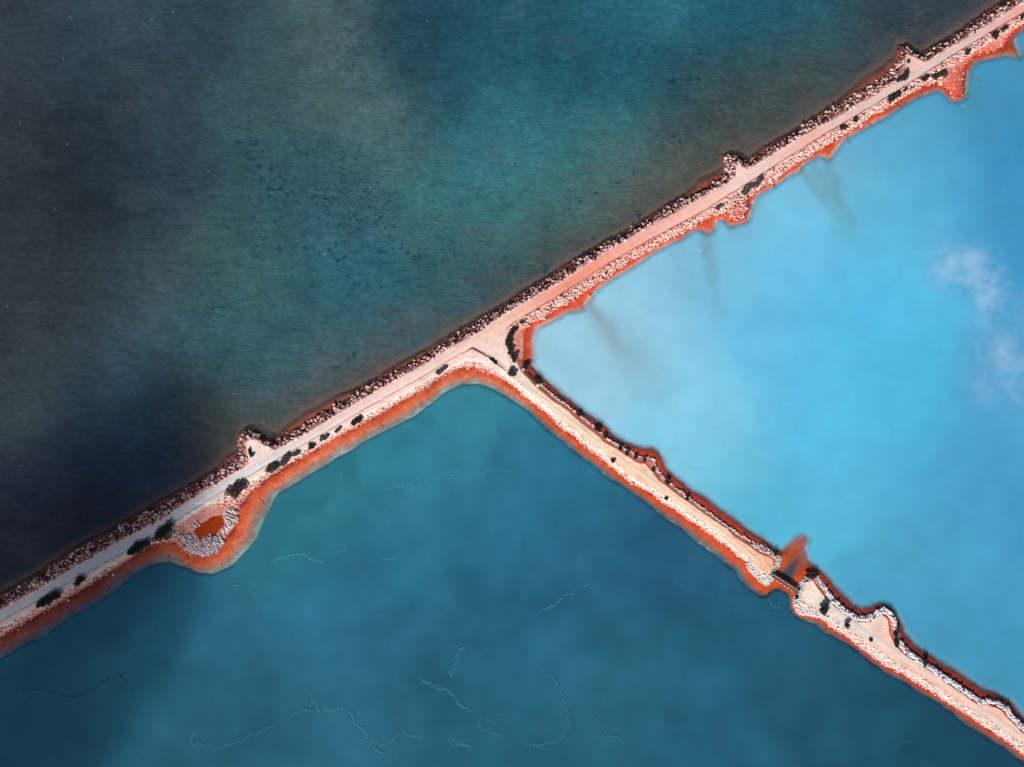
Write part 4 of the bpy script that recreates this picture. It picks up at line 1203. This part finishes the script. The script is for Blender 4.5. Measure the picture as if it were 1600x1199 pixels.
def shrub(px, py, ln, wd, ang, ht, tn, label, group, z=None):
    zc = ZP if z is None else z
    cx, cy = w1(px, py, zc)
    gz = float(ground([(cx, cy)])[0])
    root = bpy.data.objects.new('shrub', None)
    C.objects.link(root)
    root.location = (cx, cy, gz)
    root.empty_display_size = 0.5
    tag(root, label, 'shrub', group)
    a, bw = ln * S / 2, wd * S / 2
    ca, sa = math.cos(math.radians(ang)), math.sin(math.radians(ang))
    nl = max(3, int(round(a * 2 / max(bw, 0.3) * 2.2)))
    lobes = []
    for i in range(nl):
        t = (i + 0.5) / nl * 2 - 1
        u = t * (a - bw * 0.45) + rng.normal() * 0.12 * bw
        v = rng.normal() * 0.28 * bw
        r = bw * (0.50 + 0.30 * rng.random()) * (1 - 0.3 * t * t)
        lobes.append((u * ca - v * sa, u * sa + v * ca, r, ht * (0.55 + 0.3 * rng.random()), ht * (0.32 + 0.12 * rng.random())))
    VV, FF, CCs = [], [], []
    c0, c1 = (np.array(c) for c in TONES[tn])
    for (lx, ly, r, lz, rz) in lobes:
        n = int(120 + 190 * r * r)
        th = rng.random(n) * 6.283
        cz = rng.random(n) * 1.5 - 0.5
        cz = np.clip(cz, -0.6, 1)
        rad = (0.55 + 0.5 * rng.random(n) ** 0.5) * (1 + 0.25 * np.sin(th * 3 + lx) + 0.15 * np.sin(th * 7 + ly))
        sx = np.sqrt(np.clip(1 - cz ** 2, 0, 1))
        P = np.stack([lx + r * rad * sx * np.cos(th), ly + r * rad * sx * np.sin(th), np.maximum(lz + rz * rad * cz, 0.06)], 1)
        sz = 0.13 + 0.15 * rng.random(n)
        d1 = rng.normal(size=(n, 3))
        d1[:, 2] *= 0.5
        d1 /= np.linalg.norm(d1, axis=1)[:, None]
        d2 = np.cross(d1, rng.normal(size=(n, 3)))
        d2 /= np.linalg.norm(d2, axis=1)[:, None] + 1e-6
        b0 = len(VV) * 1
        q = np.stack([P - d1 * sz[:, None], P + d2 * (sz * 0.55)[:, None], P + d1 * sz[:, None], P - d2 * (sz * 0.55)[:, None]], 1)
        mixk = rng.random(n) ** 1.3
        cl = c0 * (1 - mixk[:, None]) + c1 * mixk[:, None]
        VV.append(q.reshape(-1, 3))
        CCs.append(np.repeat(cl, 4, 0))
    Vv = np.vstack(VV)
    F4 = np.arange(len(Vv)).reshape(-1, 4)
    me = mesh_np('crown', Vv, F4)
    set_col(me, np.vstack(CCs))
    add('crown', me, M_LEAF, root)
    sv, sf = [], []
    for (lx, ly, r, lz, rz) in lobes:
        p0 = Vector((lx * 0.6, ly * 0.6, -0.1))
        p1 = Vector((lx, ly, lz))
        ax = (p1 - p0).normalized()
        u = ax.orthogonal().normalized()
        v = ax.cross(u)
        b0 = len(sv)
        for p, rr in ((p0, 0.07), (p1, 0.03)):
            for k in range(5):
                aa = k * 6.283 / 5
                sv.append(tuple(p + (u * math.cos(aa) + v * math.sin(aa)) * rr))
        for k in range(5):
            sf.append((b0 + k, b0 + (k + 1) % 5, b0 + 5 + (k + 1) % 5, b0 + 5 + k))
    add('stem', mesh_np('stem', sv, sf), M_WOOD, root)
    return root


G1, G2, G3, G4 = 'shrubs on the verge beside the teal pond', 'shrubs on the verge beside the blue pond', 'shrubs round the road junction', 'shrubs on the branch causeway'
G5 = 'shrubs on the island beyond the footbridge'
SHRUBS = [
    (78, 936, 46, 15, 31, 1.5, 'dark', 'long dark shrub on the verge nearest the left edge', G1), (125, 907, 20, 12, 33, 1.2, 'dark', 'short dark shrub just right of the leftmost long shrub', G1),
    (218, 855, 42, 16, 31, 1.5, 'dark', 'long dark shrub on the verge left of the rubble point', G1), (257, 833, 42, 19, 32, 1.7, 'dark', 'thick dark shrub between the road and the orange pool', G1),
    (371, 766, 38, 21, 30, 1.8, 'brown', 'broad brownish shrub on the verge above the orange pool', G1), (428, 731, 24, 15, 25, 1.4, 'brown', 'brown lower half of the paired shrubs opposite the lowest spur', G1),
    (446, 719, 24, 14, 45, 1.5, 'grey', 'grey upper half of the paired shrubs opposite the lowest spur', G1), (463, 709, 14, 8, 35, 0.9, 'grey', 'small grey shrub just above the paired shrubs', G1), (487, 698, 13, 9, 20, 1.2, 'dark', 'small rounded dark shrub on the verge right of the lowest spur', G1),
    (507, 684, 18, 7, 30, 0.7, 'grey', 'thin sparse grey shrub right of the small rounded dark one', G1), (528, 672, 13, 6, 30, 0.8, 'grey', 'tiny grey shrub midway along the verge', G1), (557, 658, 20, 9, 38, 1.2, 'dark', 'ragged dark shrub midway between the lowest spur and the junction', G1),
    (690, 579, 20, 7, 34, 0.9, 'grey', 'flat grey shrub on the white verge left of the junction', G1),
    (817, 503, 8, 6, 0, 0.8, 'olive', 'tiny olive shrub at the corner of the blue pond', G3), (804, 515, 12, 8, 40, 1.3, 'dark', 'topmost shrub of the curved hedge at the junction', G3), (797, 525, 14, 10, 62, 1.5, 'dark', 'second shrub from the top of the curved hedge at the junction', G3),
    (795, 537, 14, 11, 85, 1.6, 'dark', 'third shrub from the top of the curved hedge at the junction', G3), (797, 549, 14, 9, 110, 1.5, 'dark', 'fourth shrub from the top of the curved hedge at the junction', G3), (802, 561, 13, 8, 118, 1.3, 'dark', 'lowest shrub of the curved hedge at the junction', G3),
    (800, 584, 13, 12, 20, 1.6, 'dark', 'round dark shrub standing alone in the middle of the branch road entrance', G3), (771, 564, 14, 4, -36, 0.6, 'dark', 'thin dark shrub along the berm below the junction', G3),
    (1168, 297, 24, 12, 38, 1.3, 'grey', 'lower part of the long grey shrub below the middle spur', G2), (1184, 285, 24, 11, 35, 1.3, 'grey', 'upper part of the long grey shrub below the middle spur', G2), (1124, 323, 17, 7, 30, 0.8, 'grey', 'sparse grey shrub left of the red spit', G2),
    (1318, 200, 14, 9, 30, 1.0, 'olive', 'olive shrub among the stones midway up the right causeway', G2), (1336, 188, 8, 7, 60, 1.0, 'olive', 'small olive shrub just above the olive one among the stones', G2), (1393, 155, 14, 10, 25, 1.3, 'dark', 'lower of two touching dark shrubs opposite the topmost spur', G2),
    (1403, 148, 11, 9, 55, 1.3, 'dark', 'upper of two touching dark shrubs opposite the topmost spur', G2), (1414, 141, 8, 6, 50, 0.9, 'dark', 'tiny dark shrub above the two touching dark shrubs', G2), (1426, 136, 9, 6, 35, 0.8, 'grey', 'small grey shrub among stones opposite the topmost spur', G2),
    (1445, 124, 15, 9, 30, 1.2, 'dark', 'dark shrub left of the two olive bushes', G2), (1461, 119, 12, 11, 0, 1.3, 'olive', 'left one of two olive bushes beside the red spit', G2), (1473, 115, 14, 12, 30, 1.5, 'olive', 'right one of two olive bushes beside the red spit', G2),
    (1512, 82, 14, 9, 40, 1.2, 'dark', 'grey black shrub above the red spit', G2), (1554, 56, 13, 11, 50, 1.3, 'dark', 'spiky dark shrub near the upper right corner', G2), (1569, 45, 13, 8, 45, 1.1, 'dark', 'dark shrub second from the upper right corner', G2), (1597, 27, 8, 7, 40, 1.0, 'dark', 'dark shrub cut by the right edge', G2),
    (1414, 119, 18, 9, 55, 1.3, 'dark', 'curved dark shrub at the foot of the topmost spur', G2), (1406, 126, 14, 6, 28, 1.0, 'dark', 'low dark shrub between the road and the topmost spur', G2), (1419, 97, 5, 5, 0, 0.8, 'dark', 'tiny round shrub on the flat top of the topmost spur', G2),
    (391, 708, 14, 4, 105, 0.7, 'dark', 'thin row of dark scrub on the flat top of the lowest spur', G1), (395, 712, 5, 5, 0, 0.8, 'dark', 'tiny round shrub on the flat top of the lowest spur', G1),
    (821, 573, 9, 8, -20, 1.3, 'dark', 'first dark shrub down the blue side of the branch', G4), (839, 595, 11, 7, -30, 1.2, 'dark', 'second dark shrub down the blue side of the branch', G4), (905, 648, 9, 7, -30, 1.1, 'dark', 'third dark shrub down the blue side of the branch', G4),
    (935, 671, 11, 8, -40, 1.3, 'dark', 'fourth and thickest dark shrub down the blue side of the branch', G4), (946, 682, 6, 5, -40, 0.9, 'dark', 'fifth dark shrub down the blue side of the branch', G4), (970, 702, 6, 6, 0, 1.0, 'dark', 'sixth dark shrub down the blue side of the branch', G4),
    (980, 709, 6, 6, 0, 1.0, 'dark', 'seventh dark shrub down the blue side of the branch', G4), (993, 715, 6, 6, 0, 1.0, 'dark', 'eighth dark shrub down the blue side of the branch', G4), (1008, 720, 5, 5, 0, 0.9, 'dark', 'ninth dark shrub, just before the branch bulges', G4),
    (1021, 735, 6, 5, -45, 0.9, 'dark', 'tenth dark shrub, just after the branch bulges', G4), (1043, 754, 10, 7, -40, 1.2, 'dark', 'eleventh dark shrub down the blue side of the branch', G4), (1074, 780, 5, 5, 0, 0.9, 'dark', 'last dark shrub down the blue side of the branch', G4),
    (958, 721, 7, 5, 0, 0.9, 'dark', 'upper one of two small shrubs on the teal side of the branch', G4), (1041, 780, 6, 4, 0, 0.8, 'dark', 'lower one of two small shrubs on the teal side of the branch', G4), (1213, 867, 6, 5, 0, 0.8, 'dark', 'small dark shrub at the end of the branch by the sluice', G4),
    (1268, 901, 20, 9, -12, 1.4, 'dark', 'flat dark thicket on the top corner of the island', G5), (1289, 953, 19, 17, 60, 2.4, 'dark', 'largest round dark bush at the start of the island road', G5), (1323, 977, 8, 9, 60, 1.8, 'dark', 'small pointed dark bush below the island road', G5),
    (1361, 1001, 6, 4, -30, 0.7, 'dark', 'tiny dark shrub at the lower edge of the island road', G5), (1400, 992, 10, 9, 80, 2.0, 'dark', 'upper part of the tall dark shrub right of the island lay-by', G5), (1401, 1005, 14, 8, 105, 1.8, 'dark', 'lower part of the tall dark shrub right of the island lay-by', G5),
    (1447, 1035, 10, 9, 60, 1.9, 'dark', 'pointed dark bush standing in the white salt ridge', G5), (1420, 1021, 5, 4, 0, 0.7, 'dark', 'tiny dark shrub in the salt ridge left of the pointed bush', G5), (1246, 934, 6, 5, 0, 0.9, 'dark', 'small dark shrub among pebbles at the island end of the bridge', G5)]
for sh in SHRUBS:
    shrub(*sh)

# ------------------------------------------------------------------ footbridge over the sluice
bxa = np.array(w1(1204, 895.5, 1.2))
bxb = np.array(w1(1249, 924.5, 1.2))
bl_ = float(np.linalg.norm(bxb - bxa))
bang = math.atan2(bxb[1] - bxa[1], bxb[0] - bxa[0])
br = bpy.data.objects.new('footbridge', None)
C.objects.link(br)
br.location = (*((bxa + bxb) / 2), 0.0)
br.rotation_euler = (0, 0, bang)
tag(br, 'narrow pale plank footbridge on dark posts across the gap between branch and island', 'footbridge')
M_PLANK = mat_plain('sun bleached planks', (0.62, 0.57, 0.52), nscale=3, namt=0.25)
M_STEEL = mat_plain('dark tarred timber', (0.028, 0.024, 0.026), nscale=4)
M_POST = mat_plain('white painted post', (0.78, 0.74, 0.70), nscale=4, namt=0.1)
DZ = 1.2
npl = 46
pv, pf = [], []
box(pv, pf, 0, 0, 0, bl_ / npl * 0.80, 0.74, 0.06)
plank_me = mesh_np('plank', pv, pf)
plank_me.materials.append(M_PLANK)
for i in range(npl):
    o = add('plank', plank_me, None, br)
    o.location = ((i + 0.5) / npl * bl_ - bl_ / 2, 0.02 * math.sin(i * 2.3), DZ + 0.012 * math.sin(i * 5.1))
    o.rotation_euler = (0, 0, 0.02 * math.sin(i * 3.7))
for sgn in (-1, 1):
    v, f = [], []
    box(v, f, 0, 0, 0, bl_, 0.45, 0.32)
    add('beam', mesh_np('beam', v, f), M_STEEL, br, (0, sgn * 0.62, DZ - 0.05))
    v, f = [], []
    box(v, f, 0, 0, 0, bl_, 0.10, 0.10)
    add('rail', mesh_np('rail', v, f), M_STEEL, br, (0, sgn * 0.62, DZ + 0.50))
v, f = [], []
box(v, f, 0, 0, 0, 0.12, 0.12, 0.7)
post_me = mesh_np('rail_post', v, f)
post_me.materials.append(M_STEEL)
v, f = [], []
box(v, f, 0, 0, 0, 0.36, 0.36, 2.0)
box(v, f, 0, 0, 1.04, 0.46, 0.46, 0.09)
pile_me = mesh_np('pile', v, f)
pile_me.materials.append(M_POST)
for i in range(8):
    xx = (i + 0.5) / 8 * bl_ - bl_ / 2
    for sgn in (-1, 1):
        add('rail_post', post_me, None, br, (xx, sgn * 0.62, DZ + 0.25))
    if 0 < i < 7:
        add('pile', pile_me, None, br, (xx, -1.35, -0.55))
for sgn in (-1, 1):
    v, f = [], []
    box(v, f, 0, 0, 0, 0.9, 1.9, 1.1)
    add('abutment', mesh_np('abutment', v, f), M_STEEL, br, (sgn * (bl_ / 2 - 0.4), 0.1, 0.5))

# ------------------------------------------------------------------ rubble, drift timber round the orange pool
def scatter_in(poly, n):
    lo, hi = poly.min(0), poly.max(0)
    out = np.zeros((0, 2))
    while len(out) < n:
        p = lo + rng.random((n * 2, 2)) * (hi - lo)
        out = np.vstack([out, p[inside(p, poly)]])
    return out[:n]


pr = scatter_in(RUBBLE, 700)
low = smooth(842, 862, to_px(pr)[1])
cr = tone(len(pr), [(225, 205, 200), (205, 190, 192), (170, 165, 180), (110, 100, 120), (235, 200, 190)], [25, 25, 22, 14, 14], 0.12)
cr = cr * (1 - 0.5 * low[:, None]) + tone(len(pr), [(150, 160, 195), (205, 210, 228), (80, 85, 115)], [4, 3, 2]) * (0.5 * low[:, None])
me = stones_mesh('rubble', pr, 0.10 + 0.42 * rng.random(len(pr)) ** 2.6, cr, flat=0.6)
tag(add('rubble', me, M_STONE), 'grey and white broken rubble heaped below the orange pool', 'rubble', kind='stuff')
pr = scatter_in(PLANKZ, 130)
me = stones_mesh('rubble', pr, 0.10 + 0.22 * rng.random(len(pr)) ** 1.6, tone(len(pr), [(250, 225, 218), (225, 180, 172), (90, 55, 60)], [5, 3, 2]), flat=0.7)
tag(add('rubble', me, M_STONE), 'pale chips among the drift timber right of the orange pool', 'rubble', kind='stuff')
M_DRIFT = mat_plain('bleached drift timber', (0.80, 0.72, 0.69), nscale=5, namt=0.2)
dt = [(355, 796, 360, 800), (358, 794, 364, 802), (361, 793, 368, 800), (352, 801, 361, 806), (353, 806, 364, 812), (364, 809, 372, 817), (366, 806, 373, 812), (348, 822, 350, 834), (346, 833, 352, 841), (350, 821, 357, 829), (354, 828, 362, 818),
      (361, 824, 368, 818), (356, 812, 362, 820), (349, 808, 356, 815), (343, 836, 348, 846), (340, 832, 345, 838), (331, 845, 343, 850), (286, 836, 290, 846), (288, 846, 297, 856), (307, 814, 313, 823), (302, 819, 309, 824), (363, 798, 371, 803), (357, 818, 361, 826), (346, 842, 350, 850)]
for i, (xa, ya, xb, yb) in enumerate(dt):
    a_ = np.array(w1(xa, ya, 0.6))
    b_ = np.array(w1(xb, yb, 0.6))
    v, f = [], []
    ln = float(np.linalg.norm(b_ - a_))
    box(v, f, 0, 0, 0, ln, 0.30 + 0.16 * rng.random(), 0.14, 0)
    v = [(vx, vy + 0.05 * math.sin(vx * 2 + i), vz) for vx, vy, vz in v]
    c_ = (a_ + b_) / 2
    o = add('drift_timber', mesh_np('drift_timber', v, f), M_DRIFT)
    o.location = (c_[0], c_[1], max(0.35, float(ground(c_)[0])) + 0.34 + 0.2 * rng.random())
    o.rotation_euler = (0.05, (rng.random() - 0.5) * 0.12, math.atan2(b_[1] - a_[1], b_[0] - a_[0]))
    tag(o, 'bleached length of drift timber lying in the rubble round the orange pool', 'timber', 'drift timbers round the orange pool')

# ------------------------------------------------------------------ weed clumps reaching the sea surface
M_WEED = mat_plain('dark sea weed', tuple(alb((20, 56, 78))), nscale=1.5, namt=0.3)
WEEDS = [(852, 418, 5, 9), (545, 561, 3, 8), (553, 556, 5, 9), (527, 574, 7, 4), (521, 577, 3, 5), (433, 631, 3, 2), (435, 643, 3, 3), (429, 650, 2.5, 2.5), (424, 653, 2.5, 3), (418, 656, 3, 2), (965, 287, 7, 3), (932, 302, 5, 4), (907, 315, 4, 3), (890, 327, 4, 2.5), (883, 328, 2, 2), (997, 330, 5, 3),
         (998, 338, 3, 6), (926, 374, 5, 3), (885, 384, 3, 3), (902, 391, 3, 2), (1029, 255, 2.5, 2.5), (990, 272, 2, 4), (1062, 222, 4, 6), (1075, 206, 8, 3), (1092, 200, 7, 4), (1110, 194, 5, 4), (1125, 172, 7, 4), (1145, 168, 6, 4), (1188, 161, 3, 3), (1050, 214, 6, 3), (330, 210, 4, 4), (456, 301, 4, 6), (410, 316, 3, 3),
         (86, 320, 3, 2), (122, 396, 3, 2.5), (92, 480, 3, 2), (350, 566, 3, 3), (595, 450, 4, 3), (1530, 6, 2, 4), (1442, 8, 5, 3), (1470, 14, 6, 2.5), (1490, 8, 4, 3)]
for px, py, ra, rb in WEEDS:
    n = 18
    ph = rng.random() * 6.28
    t_ = np.arange(n) * 2 * math.pi / n
    rr = (1 + 0.25 * np.sin(3 * t_ + ph) + 0.18 * np.sin(5 * t_ + ph * 2) + 0.12 * rng.normal(size=n))
    c_ = w1(px, py)
    vv = [(0, 0, 0.035)]
    for sc_, z_ in ((0.6, 0.025), (1.0, -0.12)):
        for k in range(n):
            vv.append((ra * S * rr[k] * math.cos(t_[k]) * sc_, rb * S * rr[k] * math.sin(t_[k]) * sc_, z_))
    tri = [(0, 1 + k, 1 + (k + 1) % n) for k in range(n)] + [(1 + k, 1 + n + k, 1 + n + (k + 1) % n) for k in range(n)] + [(1 + k, 1 + n + (k + 1) % n, 1 + (k + 1) % n) for k in range(n)]
    o = add('weed_clump', mesh_np('weed_clump', vv, np.array(tri), True), M_WEED, None, (c_[0], c_[1], 0))
    big_ = ra * rb > 30
    near_ = py > 540
    if big_ and not near_ and py > 400:
        lab, grp = 'largest dark weed clump in the sea close above the road junction', None
    elif near_:
        lab, grp = 'dark weed clump in the grey shallows right of the lowest spur', 'weed clumps in the shallows right of the lowest spur'
    elif px > 1400:
        lab, grp = 'dark weed clump in the sea at the upper right corner', 'weed clumps at the upper right corner'
    elif px > 840:
        lab, grp = 'dark weed clump in the sea left of the middle spur', 'weed clumps left of the middle spur'
    else:
        lab, grp = 'dark weed clump far out in the open sea', 'weed clumps in the open sea'
    tag(o, lab, 'seaweed', grp)

# foam flecks on the wind chop
nf = 90  # white flecks stand in for sun sparkles on the water
v, f = [], []
k_ = 0
while k_ < nf:
    px, py = rng.random() * 1000, rng.random() * 800
    if py > np.interp(px, MAINX, MAINY) - 40 or rng.random() < 0.3 * (px > 700):
        continue
    cx, cy = w1(px, py)
    l_ = 0.07 + 0.18 * rng.random() ** 3
    box(v, f, cx, cy, 0.03, l_ * 2.2, l_ * 0.8, 0.05, rng.normal() * 0.4)
    k_ += 1
me = mesh_np('glint_flecks', v, f)
tag(add('glint_flecks', me, mat_plain('glint', (0.8, 0.85, 0.85))), 'tiny white foam flecks dotted over the dark sea', 'glint', kind='stuff')

# ------------------------------------------------------------------ clouds drifting between the sun and the left of the view
from mathutils import noise as mnoise
M_CLOUD, nt, out_ = new_mat('thin cloud')
pvn = nd(nt, 'ShaderNodeVolumeScatter')
pvn.inputs['Color'].default_value = (0.96, 0.97, 1, 1)
pvn.inputs['Density'].default_value = 0.0125
nt.links.new(pvn.outputs[0], out_.inputs['Volume'])
import bmesh


def cloud(px, py, rx, ry, rz, ang=0.0, alt=900.0, seed=0):
    g = np.array(w1(px, py))
    k = alt / TOSUN.z
    bm = bmesh.new()
    bmesh.ops.create_icosphere(bm, subdivisions=4, radius=1.0)
    for v in bm.verts:
        d = 1 + 0.34 * mnoise.fractal(v.co * 1.5 + Vector((seed * 3.1, 0, 0)), 1.0, 2.0, 4)
        v.co = v.co * d
        if v.co.z < 0:
            v.co.z *= 0.55
        v.co = Vector((v.co.x * rx * S, v.co.y * ry * S, v.co.z * rz))
    me = bpy.data.meshes.new('cloud')
    bm.to_mesh(me)
    bm.free()
    me.materials.append(M_CLOUD)
    o = add('cloud', me)
    o.location = (g[0] + TOSUN.x * k, g[1] + TOSUN.y * k, alt)
    o.rotation_euler = (0, 0, math.radians(ang))
    tag(o, kind='structure')


cloud(70, 985, 270, 200, 75, 30, 900, 1)
cloud(210, 790, 170, 110, 45, 50, 1120, 2)
cloud(-260, 430, 520, 640, 30, 8, 1320, 3)  # unseen, added to darken the left edge like a vignette
cloud(-40, 1330, 300, 150, 60, 0, 1500, 4)
